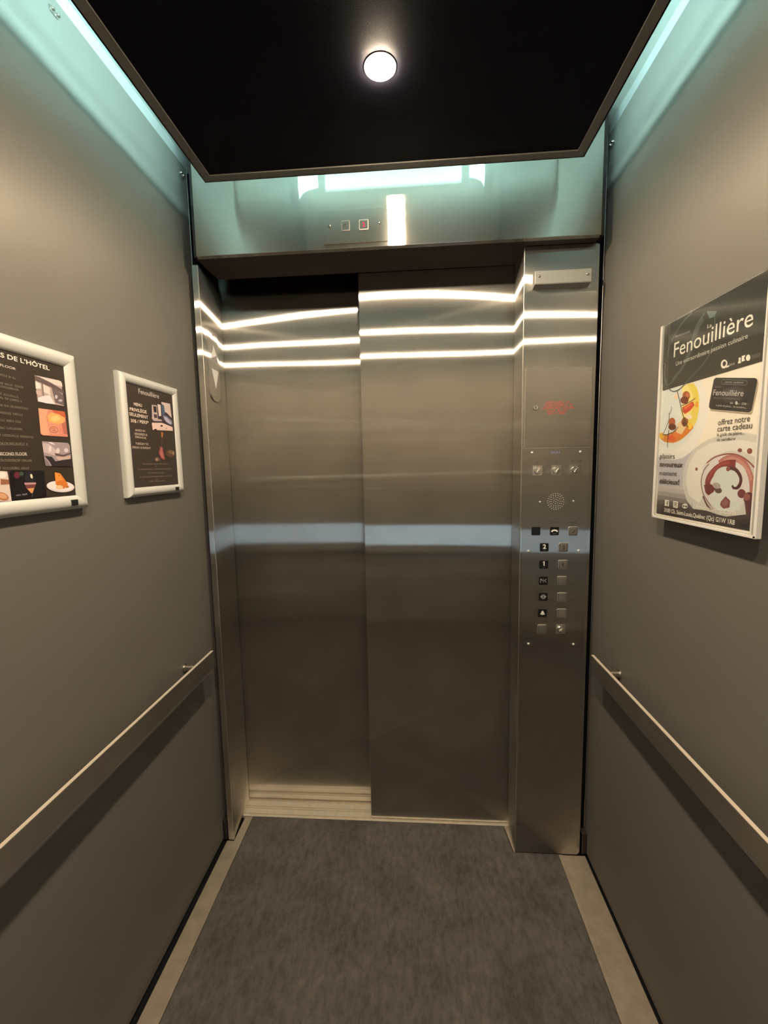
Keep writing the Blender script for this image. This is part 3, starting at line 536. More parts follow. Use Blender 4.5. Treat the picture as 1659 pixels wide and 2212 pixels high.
def artwork(art, lo, hi, bg, conv, parent, mat, dz=3e-5, back=.0009, gain=1.):
    """all ink of one sheet: conv(s, t, d) places sheet coordinates at depth d in front of the sheet"""
    rnd = random.Random(11); polys = []; lay = 0
    polys.append((bg, [lo, (hi[0], lo[1]), hi, (lo[0], hi[1])], 0, 1))
    for e in art:
        lay += 1; k, col = e[0], e[1]; q = [v * 1e-4 for v in e[2]]; pts = [(q[i], 1 + q[i+1]) for i in range(0, len(q), 2)]
        if k == 'p': polys.append((col, pts, lay, 1))
        elif k == 'r':
            w = e[3] * 1e-4 / 2; c = spline(pts) if e[4] else pts; L = []
            for i, p in enumerate(c):
                a = c[max(i - 1, 0)]; b = c[min(i + 1, len(c) - 1)]; dx, dy = b[0] - a[0], b[1] - a[1]; l = math.hypot(dx, dy) or 1
                L.append(((p[0] - dy / l * w, p[1] + dx / l * w), (p[0] + dy / l * w, p[1] - dx / l * w)))
            for a, b in zip(L, L[1:]): polys.append((col, [a[0], b[0], b[1], a[1]], lay, 1))
        elif k == 's':
            (x0, z0), (x1, z1) = pts; H = e[3] * 1e-4; n = max(4, int((x1 - x0) / (H * .62))); words = e[4]
            gaps = set(rnd.sample(range(2, n - 1), min(words - 1, max(0, n - 3)))) if n > 4 else set()
            for i in range(n):
                if i in gaps: continue
                x = x0 + (x1 - x0) * i / n; w = (x1 - x0) / n * .78; z = z0 + (z1 - z0) * i / n; st = w * .34; kk = rnd.choice((0, 1, 2, 3))
                R = [(x, x + st, z, z + H)]
                if kk in (0, 2): R.append((x + w - st * .8, x + w, z, z + H))
                for zz in {0: (.42,), 1: (0,), 2: (.82,), 3: (0, .82)}[kk]: R.append((x, x + w, z + H * zz, z + H * (zz + .18)))
                for a, b, c, d in R: polys.append((col, [(a, c), (b, c), (b, d), (a, d)], lay, 1))
        elif k == 't':
            (x0, z0), (x1, z1) = pts; H = e[3] * 1e-4; vs, fs = text_mesh(e[4], .018 if e[5] else 0.)
            a0 = min(v[0] for v in vs); a1 = max(v[0] for v in vs); capv, _ = CAP; s = H / capv
            ang = math.atan2(z1 - z0, x1 - x0); sx = math.hypot(x1 - x0, z1 - z0) / (a1 - a0); ca, sa = math.cos(ang), math.sin(ang)
            T = [(x0 + (a - a0) * sx * ca - b * s * sa, z0 + (a - a0) * sx * sa + b * s * ca) for a, b in vs]
            for f in fs: polys.append((col, [T[i] for i in f], lay, 1))
    bm = bmesh.new(); cols = []
    for col, pts, lay, _ in polys:
        pts = clip(pts, lo, hi)
        if len(pts) < 3: continue
        try: f = bm.faces.new([bm.verts.new(conv(p[0], p[1], back + dz * lay)) for p in pts])
        except ValueError: continue
        cols.append(lin(col))
    me = bpy.data.meshes.new('print'); o0 = off(parent); bmesh.ops.translate(bm, verts=bm.verts[:], vec=-o0); bm.to_mesh(me); bm.free()
    at = me.color_attributes.new('Ink', 'FLOAT_COLOR', 'CORNER')
    for p, c in zip(me.polygons, cols):
        for li in p.loop_indices: at.data[li].color = tuple(min(.95, x ** 1.12 * gain) for x in c[:3]) + (1,)
    o = bpy.data.objects.new('printed_sheet', me); C.objects.link(o); me.materials.append(M[mat]); o.parent = parent
    return o
_v, _f = text_mesh('H'); CAP = (max(v[1] for v in _v), 0)

# ------------------------------------------------------------ the setting
XW = .681      # inner face of the side walls
YR = -2.02     # rear wall
HZ = 2.10      # underside of the header
FY = .0488     # front face of the return columns
struct('floor', quadbox(B(), -.76, .76, -2.1, .33, -.05, -.008), 'dark')
cp = [(-.6035, YR + .03), (.5775, YR + .03), (.5775, .0485), (.417, .0485), (.4035, .1625), (-.6045, .1625)]
o = obj('carpet', prism(B(), cp, 'z', -.008, .003, .0015), 'carpet', origin=(0, -.9, 0)); tag(o, 'dark grey flecked carpet covering the lift floor', 'carpet'); 
struct('trim_1', prism(B(), [(-.6640, YR + .01), (-.6067, YR + .01), (-.6067, .160), (-.6375, .160), (-.6375, .047), (-.6640, .047)], 'z', -.008, .002, .001), 'strip')
bm = quadbox(B(), .5835, .6727, YR + .01, .047, -.008, .0015, .001)
quadbox(bm, .5785, .592, YR + .01, .047, -.008, .0035, .0012); struct('trim_2', bm, 'strip')
struct('trim_3', prism(B(), [(.4065, .163), (.4235, .163), (.4235, .0485), (.4195, .0485)], 'z', -.008, .003, .0008), 'strip')
# door sill with its grooves
prof = [(.1635, .002), (.1735, .002), (.1738, -.004), (.1775, -.004), (.178, .003), (.203, .003), (.2033, -.006), (.208, -.006), (.2083, .001), (.214, .001), (.2142, -.006), (.2185, -.006), (.219, .002), (.242, .002), (.2425, -.006), (.2495, -.006), (.250, .002), (.33, .002), (.33, -.04), (.1635, -.04)]
struct('trim_4', prism(B(), prof, 'x', -.75, .75), 'sill')
for s, nm in ((-1, 'left'), (1, 'right')):
    ye = .098 if s < 0 else .084
    a, b = sorted((s * XW, s * (XW + .017)))
    struct('wall_' + nm, quadbox(B(), a, b, YR, ye, .003, 2.424, .0018), 'wall')
    a, b = sorted((s * (XW + .019), s * (XW + .06)))
    struct('wall_%s_backing' % nm, quadbox(B(), a, b, YR - .05, .25 if s < 0 else .17, -.05, 2.423), 'dark')
    a, b = sorted((s * (XW + .010), s * (XW + .06)))
    struct('wall_%s_upper' % nm, quadbox(B(), a, b, YR - .05, .25 if s < 0 else .17, 2.4245, 2.47), 'upper')
    # plinth closing the reveal at the foot of the post
    if s < 0: struct('trim_5', quadbox(B(), -.6805, -.664, .050, .096, .002, .082, .001), 'soffit')
    else: struct('trim_6', quadbox(B(), .6625, .680, .052, .082, .002, .082, .001), 'soffit')
struct('wall_rear', quadbox(B(), -.76, .76, YR - .05, YR, -.008, 2.47, .001), 'rear')
struct('ceiling', quadbox(B(), -.76, .76, YR - .05, .30, 2.47, 2.51), 'ceil')
# header above the doors, its soffit, and the dark track space
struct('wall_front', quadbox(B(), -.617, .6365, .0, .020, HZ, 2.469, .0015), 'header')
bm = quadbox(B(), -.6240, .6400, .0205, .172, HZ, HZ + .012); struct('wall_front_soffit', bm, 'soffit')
struct('wall_front_light_block', quadbox(B(), -.640, .658, .032, .170, HZ + .0125, 2.469), 'lining')  # dark closure added to block light leaking in above the doors
struct('wall_front_left_light_block', quadbox(B(), -.6995, -.6612, .112, .249, -.008, 2.42), 'dark')  # black filler added to stop light leaking through the side gap
struct('wall_front_right_light_block', quadbox(B(), .6598, .6995, .096, .170, -.008, 2.42), 'dark')  # matching added filler, keeps light out of the right gap
struct('wall_front_track', quadbox(B(), -.76, .76, .2, .33, 2.175, 2.469), 'lining')
# return column on the right, post on the left
col = [(.424, .170), (.424, FY + .004), (.4252, FY + .0012), (.428, FY), (.643, FY), (.650, FY + .0018), (.656, FY + .007), (.659, FY + .015), (.659, .170)]
struct('wall_front_right', prism(B(), col, 'z', .001, HZ - .002), 'column', smooth=True)
post = [(-.6605, FY + .003), (-.658, FY + .0005), (-.641, FY), (-.6390, FY + .001), (-.6385, FY + .003), (-.6565, .2485), (-.6605, .2485)]
struct('wall_front_left', prism(B(), post, 'z', .001, HZ - .002), 'column', smooth=True)
# polished folded edges of the steel sheets
struct('trim_7', quadbox(B(), .4234, .4252, FY - .0006, FY + .0016, .004, HZ - .003, .0007), 'edge')
struct('trim_8', quadbox(B(), -.6400, -.6381, FY - .0006, FY + .0016, .004, HZ - .003, .0007), 'edge')
struct('trim_9', quadbox(B(), -.6818, -.6802, .0972, .0990, .004, 2.424, .0006), 'edge')
struct('trim_10', quadbox(B(), .6802, .6818, .0832, .0850, .004, 2.424, .0006), 'edge')
# sliding door panels
struct('door_1', quadbox(B(), -.90, -.05, .2525, .280, .0045, 2.172, .002), 'door')
struct('door_2', quadbox(B(), -.1192, .90, .1753, .2015, .0050, 2.172, .0025), 'door')
# rear: made-up glowing panel, added unseen to give the doors their cold reflection
w = struct('added_glow_panel', quadbox(B(), .06, .56, YR + .001, YR + .016, .700, .905, .003), 'btn_black')
struct('pane', quadbox(B(), .072, .548, YR + .016, YR + .018, .712, .893), 'glow', w)

# ------------------------------------------------------------ dropped ceiling board with lamps
ZP = 2.246
PX0, PX1, PY0, PY1 = -.5223, .539, -1.93, -.1105
t = thing('ceiling_panel', (.008, -1.02, ZP), 'black suspended ceiling board with dark grey edging', 'ceiling panel')
obj('board', quadbox(B(), PX0 + .004, PX1 - .004, PY0 + .004, PY1 - .004, ZP + .004, ZP + .026), 'panel', t)
bm = B(); wv = .0255
for a in ((PX0, PX0 + wv, PY0, PY1), (PX1 - wv, PX1, PY0, PY1), (PX0 + wv, PX1 - wv, PY1 - wv, PY1), (PX0 + wv, PX1 - wv, PY0, PY0 + wv)): quadbox(bm, a[0], a[1], a[2], a[3], ZP, ZP + .0035)
for a in ((PX0 - .0005, PX0 + .003, PY0, PY1), (PX1 - .003, PX1 + .0005, PY0, PY1), (PX0, PX1, PY1 - .003, PY1 + .0005), (PX0, PX1, PY0 - .0005, PY0 + .003)): quadbox(bm, a[0], a[1], a[2], a[3], ZP, ZP + .040)
obj('edging', bm, 'pframe', t)
for hx in (PX0 + .004, PX1 - .004):
    for hy in (PY1 - .004, PY0 + .004): obj('hanger', quadbox(B(), hx - .003, hx + .003, hy - .012, hy + .003, ZP + .028, 2.469), 'pframe', t)
lights = [(-.4177, 'round warm downlight nearest the doors in the black ceiling'), (-.99, 'round warm downlight midway along the black ceiling'), (-1.58, 'round warm downlight at the rear of the black ceiling')]
d0 = None
for ly, lb in lights:
    loc = (.0078, ly, ZP + .004)
    if d0 is None:
        d0 = thing('downlight', loc, lb, 'ceiling light', 'downlights in the black ceiling')
        obj('bezel', lathe(B(), loc, (0, 0, -1), [(.030, 0), (.0335, 0), (.0335, .0012), (.030, .0016), (.030, 0)], 40), 'bezel', d0, True)
        obj('lens', lathe(B(), loc, (0, 0, -1), [(.0305, .0002), (.0305, .0025), (.029, .0040), (.022, .0052), (.011, .0058), (0, .0060)], 40), 'lamp', d0, True)
    else: dup(d0, loc, lb)
# fluorescent tubes lying above the board
tubes = [(-TX, 'left'), (TX, 'right')]
f0 = None
for x, side in tubes:
    loc = (x, -1.0, ZP + .036)
    lb = 'cool white fluorescent tube above the black ceiling, along the %s wall' % side
    if f0 is None:
        f0 = thing('fluorescent_light', loc, lb, 'fluorescent light', 'fluorescent tubes above the ceiling board')
        obj('base', quadbox(B(), x - .03, x + .03, -1.85, -.16, ZP + .0265, ZP + .044, .002), 'upper', f0)
        obj('tube', tube(B(), [(x, -1.82, TZ), (x, -.19, TZ)], .012, 14), 'tube', f0, True)
        for yy in (-1.835, -.175): obj('lamp_holder', quadbox(B(), x - .014, x + .014, yy - .012, yy + .012, ZP + .0445, TZ + .014, .002), 'upper', f0)
    else: dup(f0, loc, lb)
x0, x1 = -.27, .28
t = thing('fluorescent_light', (.02, -.30, ZP + .036), 'short cool white fluorescent tube above the board, across the doors end', 'fluorescent light', 'fluorescent tubes above the ceiling board')
obj('base', quadbox(B(), x0, x1, -.35, -.27, ZP + .0265, ZP + .044, .002), 'upper', t)
obj('tube', tube(B(), [(x0 + .03, -.31, TZ), (x1 - .03, -.31, TZ)], .012, 14), 'tube_dim', t, True)
for xx in (x0 + .015, x1 - .015): obj('lamp_holder', quadbox(B(), xx - .012, xx + .012, -.324, -.296, ZP + .0445, TZ + .014, .002), 'upper', t)

# ------------------------------------------------------------ handrails
def rail(side, xi, label):
    s = -1 if side == 'left' else 1
    t = thing('handrail', (xi, -1.0, .78), label, 'handrail', 'flat bar handrails')
    a, b = sorted((xi, xi + s * .0095)); obj('bar', quadbox(B(), a, b, -1.93, -.0555, .7535, .8108, .0012), 'rail', t)
    obj('top_edge', quadbox(B(), a + .0006, b - .0006, -1.929, -.0563, .8104, .8113), 'railtop', t)['label'] = 'polished top edge with lamp highlight in its colour'
    for y in (-.130, -1.0, -1.87):
        x0 = xi + s * .009; L = abs(s * XW - x0)
        obj('bracket', lathe(B(), (x0, y, .786), (s, 0, 0), [(0, 0), (.0085, 0), (.0085, L - .003), (.0125, L - .003), (.0125, L), (0, L)], 20), 'chrome', t, True)
rail('left', -.6167, 'flat steel handrail along the left wall, below the framed posters')
rail('right', .6258, 'flat steel handrail along the right wall, below the acrylic poster')
t = thing('handrail', (0, YR + .06, .78), 'flat steel handrail across the rear wall behind the viewer', 'handrail', 'flat bar handrails')
obj('bar', quadbox(B(), -.58, .58, YR + .055, YR + .0645, .600, .657, .0012), 'rail', t)
for x in (-.5, .5): obj('bracket', lathe(B(), (x, YR + .056, .628), (0, -1, 0), [(0, 0), (.0085, 0), (.0085, .052), (.0125, .052), (.0125, .0555), (0, .0555)], 20), 'chrome', t, True)

# ------------------------------------------------------------ small clips at the wall tops
def clipobj(x, y, z, s, label):
    t = thing('wall_clip', (x, y, z), label, 'clip', 'small clips on the wall panels')
    for dy in (-.007, .007): obj('prong', lathe(B(), (x + s * .0005, y + dy, z), (-s, 0, 0), [(0, 0), (.0042, 0), (.0042, .007), (.003, .009), (0, .009)], 14), 'chrome', t, True)
    a, b = sorted((x, x - s * .003)); obj('plate', prism(B(), rrect(y, z, .024, .012, .004), 'x', a, b, .0005), 'satin', t)
clipobj(-XW, -.437, 2.391, -1, 'small metal clip at the top edge of the left wall, nearer the viewer')
clipobj(-XW, .060, 2.385, -1, 'small metal clip at the top of the left wall beside the header')
clipobj(XW, .046, 2.379, 1, 'small metal clip at the top of the right wall beside the header')
o = obj('edge_stud', lathe(B(), (XW, .078, 1.9925), (-1, 0, 0), [(0, 0), (.006, 0), (.006, .003), (.004, .0045), (0, .005)], 16), 'chrome', None, True, (XW, .078, 1.9925)); tag(o, 'tiny bright round stud on the right wall edge beside the light unit', 'stud')

# ------------------------------------------------------------ car operating panel
Y0 = FY - .0002          # back of the plates
YP = FY - .0022          # front of the plates
cop = thing('control_panel', (.537, FY, 0), 'tall brushed steel control panel with buttons, key switches and speaker', 'control panel')
cd = obj('cabinet_door', quadbox(B(), .4325, .6422, YP, Y0, 1.4745, 1.7262, .0008), 'plate', cop)
pl = obj('face_plate', quadbox(B(), .4292, .6424, YP, Y0, .010, 1.4722, .0008), 'plate', cop)
obj('edge_glint', quadbox(B(), .4325, .6422, YP - .0004, YP + .001, 1.7256, 1.7270, .0003), 'edge', cd)  # bright strips laid on to stand for light caught by the plate edges
obj('edge_glint', quadbox(B(), .4325, .4337, YP - .0003, YP + .001, 1.4745, 1.7262, .0003), 'edge', cd)
obj('edge_glint', quadbox(B(), .4292, .6424, YP - .0004, YP + .001, 1.4714, 1.4728, .0003), 'edge', pl)
lock = obj('lock', lathe(B(), (.4662, YP, 1.602), (0, -1, 0), [(0, 0), (.0095, 0), (.0095, .002), (.0075, .004), (.0072, .0045), (0, .0045)], 22), 'chrome', cop, True)
obj('keyhole', quadbox(B(), .4652, .4672, YP - .0052, YP - .0044, 1.5975, 1.6065), 'dark', lock)
def screw(parent, x, y, z, r=.0042, ax=(0, -1, 0), mat='frame'):
    return obj('screw', lathe(B(), (x, y, z), ax, [(0, 0), (r, 0), (r * .94, r * .35), (r * .75, r * .7), (r * .4, r * .92), (0, r)], 14), mat, parent, True)
for x, z in ((.4582, 1.4571), (.6122, 1.4568), (.4517, 1.1281), (.6160, 1.1288), (.4573, .8019), (.6086, .8018)): screw(cop, x, YP, z)
for x, z in ((.4866, 1.2942), (.5947, 1.2959)): screw(cop, x, YP, z, .0028)
def scribble(name, x0, x1, z, h, y, mat, parent, seed, words=2):
    r = random.Random(seed); bm = B(); n = max(4, int((x1 - x0) / (h * .75))); gaps = set(r.sample(range(2, n - 1), min(words - 1, max(0, n - 3)))) if n > 4 else ()
    for i in range(n):
        if i in gaps: continue
        x = x0 + (x1 - x0) * i / n; w = (x1 - x0) / n * .76; st = w * .3
        R = [(x, x + st, z, z + h)]; k = r.choice((0, 1, 2, 3))
        if k in (0, 2): R.append((x + w - st, x + w, z, z + h))
        for zz in {0: (.42,), 1: (0,), 2: (.8,), 3: (0, .8)}[k]: R.append((x + st, x + w, z + h * zz, z + h * (zz + .2)))
        for a, b, c, d in R: bm.faces.new([bm.verts.new(q) for q in ((a, y, c), (b, y, c), (b, y, d), (a, y, d))])
    return obj(name, bm, mat, parent)
for i, (a, b, z) in enumerate(((.500, .573, 1.6140), (.494, .585, 1.6055), (.4865, .590, 1.5965), (.5025, .5675, 1.5875), (.506, .561, 1.5790))): scribble('red_lettering', a, b, z, .0068, YP - .0003, 'red_ink', cd, 5 + i)
scribble('blue_lettering', .519, .551, 1.4535, .007, YP - .0003, 'blue_ink', pl, 40, 1)
# key switches
def key_switch(x, z, a=.6):
    b = obj('key_switch', prism(B(), rrect(x, z, .031, .033, .003), 'y', YP - .0012, YP + .0002, .0006), 'satin', cop)
    obj('key_cylinder', lathe(B(), (x - .001, YP - .001, z), (0, -1, 0), [(.0125, 0), (.0125, .004), (.0105, .0062), (.006, .0065), (.0045, .004), (0, .004)], 26), 'chrome', b, True)
    bm = B(); quadbox(bm, -.0014, .0014, YP - .0086, YP - .0045, -.0085, .0085, .0004); bmesh.ops.rotate(bm, verts=bm.verts[:], cent=(0, YP, 0), matrix=Matrix.Rotation(a, 3, 'Y')); bmesh.ops.translate(bm, verts=bm.verts[:], vec=(x + .001, 0, z - .001)); obj('key_slot', bm, 'chrome', b)
for x in (.4762, .5368, .5964): key_switch(x, 1.3985)
key_switch(.5640, .8558, .8)
for x0, x1, z, sd in ((.472, .481, 1.4235, 51), (.535, .539, 1.427, 52), (.583, .594, 1.4255, 53), (.606, .617, 1.4255, 54), (.5855, .6065, 1.2225, 55), (.523, .548, 1.2235, 56)): scribble('engraving', x0, x1, z, .0035, YP - .0003, 'dark_ink', pl, sd, 1)
for x in (.4985, .5590): obj('engraving', lathe(B(), (x, YP - .0001, 1.3985), (0, -1, 0), [(.0018, .0002), (0, .0003)], 8), 'dark_ink', pl)
# speaker
bm = B()
for r, n in ((0, 1), (.0075, 6), (.0145, 12), (.0205, 16), (.0265, 22)):
    for i in range(n):
        a = 2 * PI * i / n + r * 40; lathe(bm, (.5378 + r * math.cos(a), YP + .0001, 1.2951 + r * math.sin(a)), (0, -1, 0), [(.00135, .0), (.0011, .0009), (.0006, .0009), (.0004, .0003), (0, .0003)], 8)
obj('speaker_grille', bm, 'frame', cop, True)
# push buttons and legend tiles
def tile(x, z, w=.029, h=.0285):
    return obj('legend_tile', prism(B(), rrect(x, z, w, h, .0035), 'y', YP - .0018, YP + .0002, .0005), 'btn_black', cop)
def legend(parent, bm, mat='white_ink'): return obj('symbol', bm, mat, parent)
YT = YP - .0021
def flat(polys, y=None):
    bm = B(); y = YT if y is None else y
    for p in polys: bm.faces.new([bm.verts.new((a, y, b)) for a, b in p])
    return bm
def btn(x, z, mark=None):
    ring = obj('button', prism(B(), rrect(x, z, .0310, .0310, .004), 'y', YP - .0030, YP + .0002, .0013), 'edge', cop)
    obj('recess', prism(B(), rrect(x, z, .0262, .0262, .003), 'y', YP - .00325, YP - .0028), 'dark', ring)
    obj('cap', prism(B(), rrect(x, z, .0242, .0242, .003), 'y', YP - .0050, YP - .0030, .0007), 'satin', ring)
    if mark == 'check':
        obj('symbol', flat([[(x - .004, z - .001), (x - .002, z - .001), (x + .000, z - .006), (x - .0015, z - .006)], [(x - .0015, z - .006), (x + .0008, z - .005), (x + .006, z + .006), (x + .0035, z + .005)]], YP - .0053), 'dark_ink', ring)
    elif mark: obj('symbol', glyph(mark, x, z, .013, YP - .0053, .01), 'dark_ink', ring)
tile(.4749, 1.1960)
tp = tile(.5356, 1.1954)
arc = [(.5356 + .0115 * math.cos(math.radians(a)), 1.1935 + .0078 * math.sin(math.radians(a))) for a in range(0, 181, 15)]
arc2 = [(.5356 + .0068 * math.cos(math.radians(a)), 1.1925 + .0036 * math.sin(math.radians(a))) for a in range(180, -1, -15)]
legend(tp, flat([arc + arc2]))
obj('symbol', flat([[(.5316 + k * .004 - .001, 1.1865), (.5316 + k * .004 + .001, 1.1865), (.5316 + k * .004 + .001, 1.1885), (.5316 + k * .004 - .001, 1.1885)] for k in range(3)]), 'grey_ink', tp)
btn(.5960, 1.1949, 'check')
def dots(x, z): return flat([[(x + dx - .0007, z + dz), (x + dx, z + dz + .0007), (x + dx + .0007, z + dz), (x + dx, z + dz - .0007)] for dx, dz in ((-.003, 0), (.0, 0), (.003, 0), (0, -.003))])
a = tile(.5034, 1.1405); legend(a, glyph('2', .5040, 1.1435, .0155, YT, .03)); obj('braille', dots(.5040, 1.1315), 'grey_ink', a)
btn(.5658, 1.1401, '2')
a = tile(.5031, 1.0816); legend(a, glyph('1', .5036, 1.0850, .0155, YT, .03)); obj('braille', dots(.5036, 1.0730), 'grey_ink', a)
btn(.5658, 1.0814, '1')
a = tile(.5028, 1.0254); x, z = .5030, 1.0262
legend(a, flat([[(x - .0105, z - .007), (x - .0085, z - .007), (x - .0085, z + .007), (x - .0105, z + .007)], [(x - .0085, z + .007), (x - .0085, z + .003), (x - .002, z - .0015), (x - .002, z + .0015)], [(x - .0008, z - .007), (x + .0008, z - .007), (x + .0008, z + .007), (x - .0008, z + .007)], [(x + .002, z), (x + .0095, z + .007), (x + .0095, z + .0035), (x + .0045, z), (x + .0095, z - .0035), (x + .0095, z - .007)]]), 'grey_ink')
btn(.5641, 1.0253)
a = tile(.5035, .9690); x, z = .5036, .9700
legend(a, flat([[(x - .0105, z), (x - .0012, z - .0095), (x - .0012, z + .0095)], [(x + .0012, z - .0095), (x + .0105, z), (x + .0012, z + .0095)]]), 'grey_ink')
btn(.5656, .9688)
a = tile(.5021, .9118); x, z = .5023, .9120
bell = [(-.0085, -.0045), (.0085, -.0045), (.0062, -.0015), (.0045, .0035), (.0022, .007), (.0008, .0095), (-.0008, .0095), (-.0022, .007), (-.0045, .0035), (-.0062, -.0015)]
legend(a, flat([[(x + p, z + q) for p, q in bell], [(x - .002, z - .0055), (x, z - .0075), (x + .002, z - .0055)]]))
btn(.5655, .9118)
btn(.5016, .8556)

# ------------------------------------------------------------ emergency light unit above the panel
bx = thing('emergency_light', (.541, FY, 1.969), 'small steel light box high on the right column, above the control panel', 'light unit')
prof = [(FY - .0002, 2.0145), (.0225, 2.0145), (.0200, 2.0120), (.0200, 1.9765), (.0215, 1.9735), (FY - .0002, 1.9685)]
obj('housing', prism(B(), prof, 'x', .4500, .6200, .0012), 'lightbox', bx)
for x, z in ((.4628, 1.9970), (.6073, 1.9967)):
    s = screw(bx, x, .0200, z, .0042, mat='satin'); obj('slot', quadbox(B(), x - .0006, x + .0006, .0165, .0172, z - .003, z + .003), 'dark', s)

# ------------------------------------------------------------ floor indicator on the header
pi_ = thing('floor_indicator', (-.103, 0, 2.16), 'steel floor indicator plate with a glowing red digit on the header', 'indicator')
obj('plate', quadbox(B(), -.2035, -.003, -.003, -.0001, 2.1135, 2.2120, .0012), 'header', pi_)
for x, w, mk in ((-.1330, .027, '1'), (-.0767, .030, '2')):
    fr = obj('window', prism(B(), rrect(x, 2.1640, w, .030, .003), 'y', -.0046, -.0028, .0006), 'satin', pi_)
    obj('lens', prism(B(), rrect(x, 2.1640, w - .0055, .0245, .002), 'y', -.0052, -.0045, .0002), 'header', fr)
    obj('digit', glyph(mk, x, 2.1640, .0125, -.00545, .02), 'dark_ink' if mk == '1' else 'red_led', fr)
for x in (-.1822, -.0280): screw(pi_, x, -.003, 2.1660, .0038, mat='satin')

# ------------------------------------------------------------ direction lantern on the left post
def jx(y): return -.6385 - (y - FY) / .2 * .018
la = thing('direction_lantern', (jx(.13), .13, 1.66), 'steel plate with up and down arrow lights on the left door post', 'indicator')
def onjamb(pts, d0, d1, bev=0):
    bm = B(); t = bmesh.new(); lo = [t.verts.new((jx(y) + d0, y, z)) for y, z in pts]; hi = [t.verts.new((jx(y) + d1, y, z)) for y, z in pts]
    n = len(pts); t.faces.new(lo); t.faces.new(hi[::-1])
    for i in range(n): t.faces.new((lo[i], hi[i], hi[(i + 1) % n], lo[(i + 1) % n]))
    bmesh.ops.recalc_face_normals(t, faces=t.faces[:])
    if bev: bmesh.ops.bevel(t, geom=t.edges[:], offset=bev, segments=2, affect='EDGES')
    join(bm, t); return bm
pp = [(.084, 1.913), (.178, 1.913), (.178, 1.690)] + [(.131 + .047 * math.cos(math.radians(a)), 1.690 - .026 * math.sin(math.radians(a))) for a in range(20, 161, 20)] + [(.084, 1.690)]
obj('plate', onjamb(pp, .0002, .0060, .0014), 'plate', la)
def pyramid(pts, h):
    bm = B(); cy = sum(p[0] for p in pts) / 3; cz = sum(p[1] for p in pts) / 3; b = [bm.verts.new((jx(y) + .0060, y, z)) for y, z in pts]; a = bm.verts.new((jx(cy) + .0060 + h, cy, cz))
    for i in range(3): bm.faces.new((b[i], b[(i + 1) % 3], a))
    bm.faces.new(b[::-1]); bmesh.ops.recalc_face_normals(bm, faces=bm.faces[:]); return bm
obj('arrow', pyramid([(.100, 1.810), (.168, 1.808), (.134, 1.862)], .009), 'white_ink', la)
obj('arrow', pyramid([(.103, 1.777), (.168, 1.779), (.135, 1.711)], .009), 'white_ink', la)
for y, z in ((.130, 1.898), (.130, 1.6865)): screw(la, jx(y) + .0060, y, z, .0035, (1, 0, 0), 'satin')

# ------------------------------------------------------------ framed posters on the left wall
def snap_frame(y0, y1, z0, z1, w, label, art, bg, tagy, gain):
    xw = -XW; t = thing('wall_poster', (xw, (y0 + y1) / 2, z0), label, 'framed poster', 'framed posters on the left wall')
    D = .020
    # mitred frame with a rounded section: (inset from outer edge, height above wall)
    sec = [(0, .0), (0, .009), (w * .06, .014), (w * .2, .0182), (w * .42, D), (w * .65, .0195), (w * .85, .0165), (w, .0135), (w, .0)]
    bm = B(); rings = []
    for ins, h in sec: rings.append([bm.verts.new((xw + .0003 + h, a, b)) for a, b in ((y0 + ins, z0 + ins), (y1 - ins, z0 + ins), (y1 - ins, z1 - ins), (y0 + ins, z1 - ins))])
    for a, b in zip(rings, rings[1:]):
        for i in range(4): bm.faces.new((a[i], a[(i + 1) % 4], b[(i + 1) % 4], b[i]))
    bmesh.ops.recalc_face_normals(bm, faces=bm.faces[:])
    # soften along the section but keep the mitres crisp
    f = obj('frame', bm, 'frame', t)
    for q in f.data.polygons: q.use_smooth = True
    for e in f.data.edges:
        a, b = e.vertices
        if a // 4 != b // 4: e.use_edge_sharp = True
    lo = (y0 + w - .001, z0 + w - .001); hi = (y1 - w + .001, z1 - w + .001)
    artwork(art, lo, hi, bg, lambda s, u, d: (xw + .0115 + d, s, u), t, 'print', gain=gain)
    obj('backing_board', quadbox(B(), xw + .0003, xw + .0120, y0 + w - .002, y1 - w + .002, z0 + w - .002, z1 - w + .002), 'dark', t)
    obj('label_tag', quadbox(B(), xw + .0170, xw + .0222, tagy - .0085, tagy + .0085, z0 + w * .30, z0 + w * .72, .0006), 'tag', t)
    return t
snap_frame(-.3480, -.0835, 1.3535, 1.6755, .0250, 'small silver framed dark menu poster, nearest the doors on the left wall', ART_SMALL, '4a413c', -.1310, GAIN)
snap_frame(-.9500, -.4880, 1.3430, 1.6755, .0300, 'large silver framed dark hotel services poster cut by the left edge', ART_LARGE, '40372f', -.5330, GAIN)

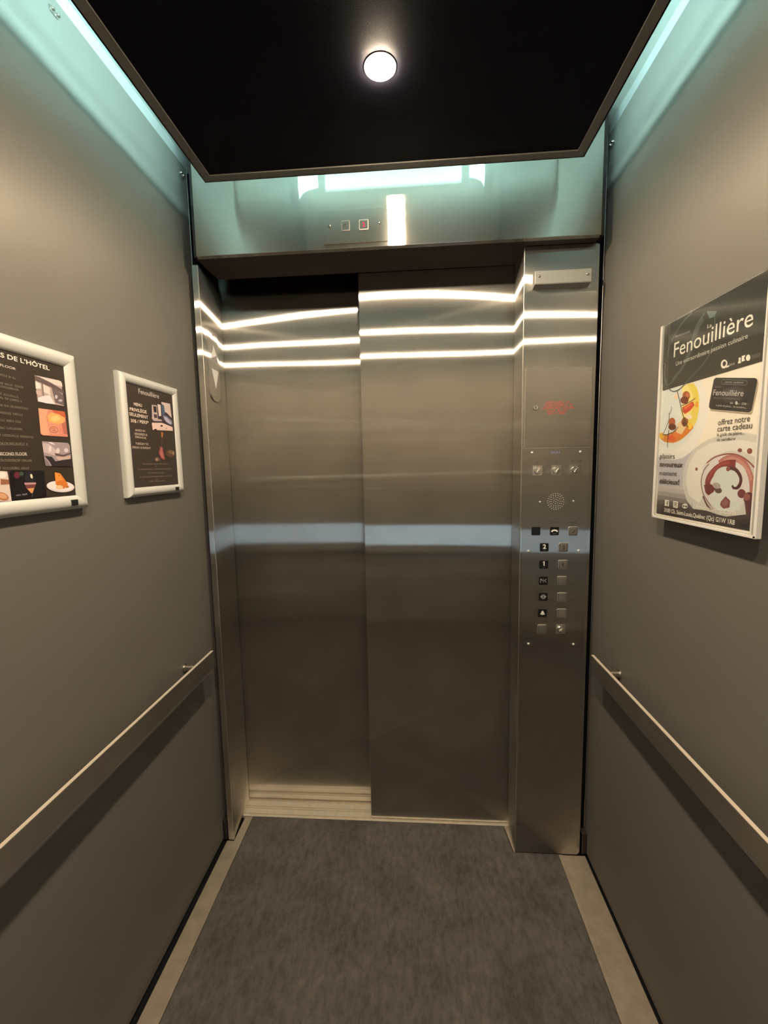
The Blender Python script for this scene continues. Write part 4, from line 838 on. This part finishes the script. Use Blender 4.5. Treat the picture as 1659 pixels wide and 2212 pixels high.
# ------------------------------------------------------------ poster in a clear acrylic holder on the right wall
t = thing('poster_holder', (XW, -.48, 1.287), 'clear acrylic holder with white and black restaurant poster on the right wall', 'poster')
xf = .6508
obj('backing_board', quadbox(B(), xf + .0022, xf + .0065, -.6375, -.3215, 1.2885, 1.7335), 'acredge', t)
artwork(ART_RIGHT, (.3285, 1.2935), (.6255, 1.7325), 'efe6dc', lambda s, u, d: (xf + .0022 - d * .33, -s, u), t, 'glossprint', gain=1.12)
obj('clear_cover', quadbox(B(), xf - .0022, xf - .0012, -.6385, -.3205, 1.2880, 1.7340), 'acrylic', t)
bm = B()
quadbox(bm, xf - .0035, xf + .0065, -.3270, -.3205, 1.2885, 1.7340, .0008); quadbox(bm, xf - .0035, xf + .0065, -.6400, -.6335, 1.2875, 1.7340, .0008)
quadbox(bm, xf - .0035, xf + .0065, -.6395, -.3210, 1.2870, 1.2925, .0008)
quadbox(bm, xf - .0035, xf + .0065, -.6290, -.6262, 1.2925, 1.7340, .0005)
obj('edge_channel', bm, 'acredge', t)
for z in (1.36, 1.66): obj('standoff', quadbox(B(), xf + .0065, XW - .0002, -.56, -.40, z - .015, z + .015), 'dark', t)

# ------------------------------------------------------------ world, camera
w = bpy.data.worlds.new('World'); bpy.context.scene.world = w; w.use_nodes = True
w.node_tree.nodes['Background'].inputs[0].default_value = (0, 0, 0, 1); w.node_tree.nodes['Background'].inputs[1].default_value = 0
cam = bpy.data.cameras.new('Camera'); co = bpy.data.objects.new('Camera', cam); C.objects.link(co)
cam.sensor_fit = 'HORIZONTAL'; cam.sensor_width = 36; cam.lens = 36 * 919.04 / 1659; cam.clip_start = .01
R3 = RMAT
right = Vector([r[0] for r in R3]); fwd = Vector([r[1] for r in R3]); up = Vector([r[2] for r in R3])
m = Matrix.Identity(4)
for i in range(3): m[i][0] = right[i]; m[i][1] = up[i]; m[i][2] = -fwd[i]
m[0][3], m[1][3], m[2][3] = .0667, -1.3976, 1.4247
co.matrix_world = m
sc = bpy.context.scene; sc.camera = co
sc.view_settings.view_transform = 'Standard'; sc.view_settings.look = 'None'; sc.view_settings.gamma = 1; sc.view_settings.exposure = EXPO
sc.view_settings.use_curve_mapping = False
sc.cycles.use_denoising = True; sc.cycles.max_bounces = 14; sc.cycles.glossy_bounces = 12; sc.cycles.diffuse_bounces = 6; sc.cycles.transparent_max_bounces = 8
sc.cycles.sample_clamp_indirect = 6; sc.cycles.caustics_reflective = True; sc.cycles.blur_glossy = 0
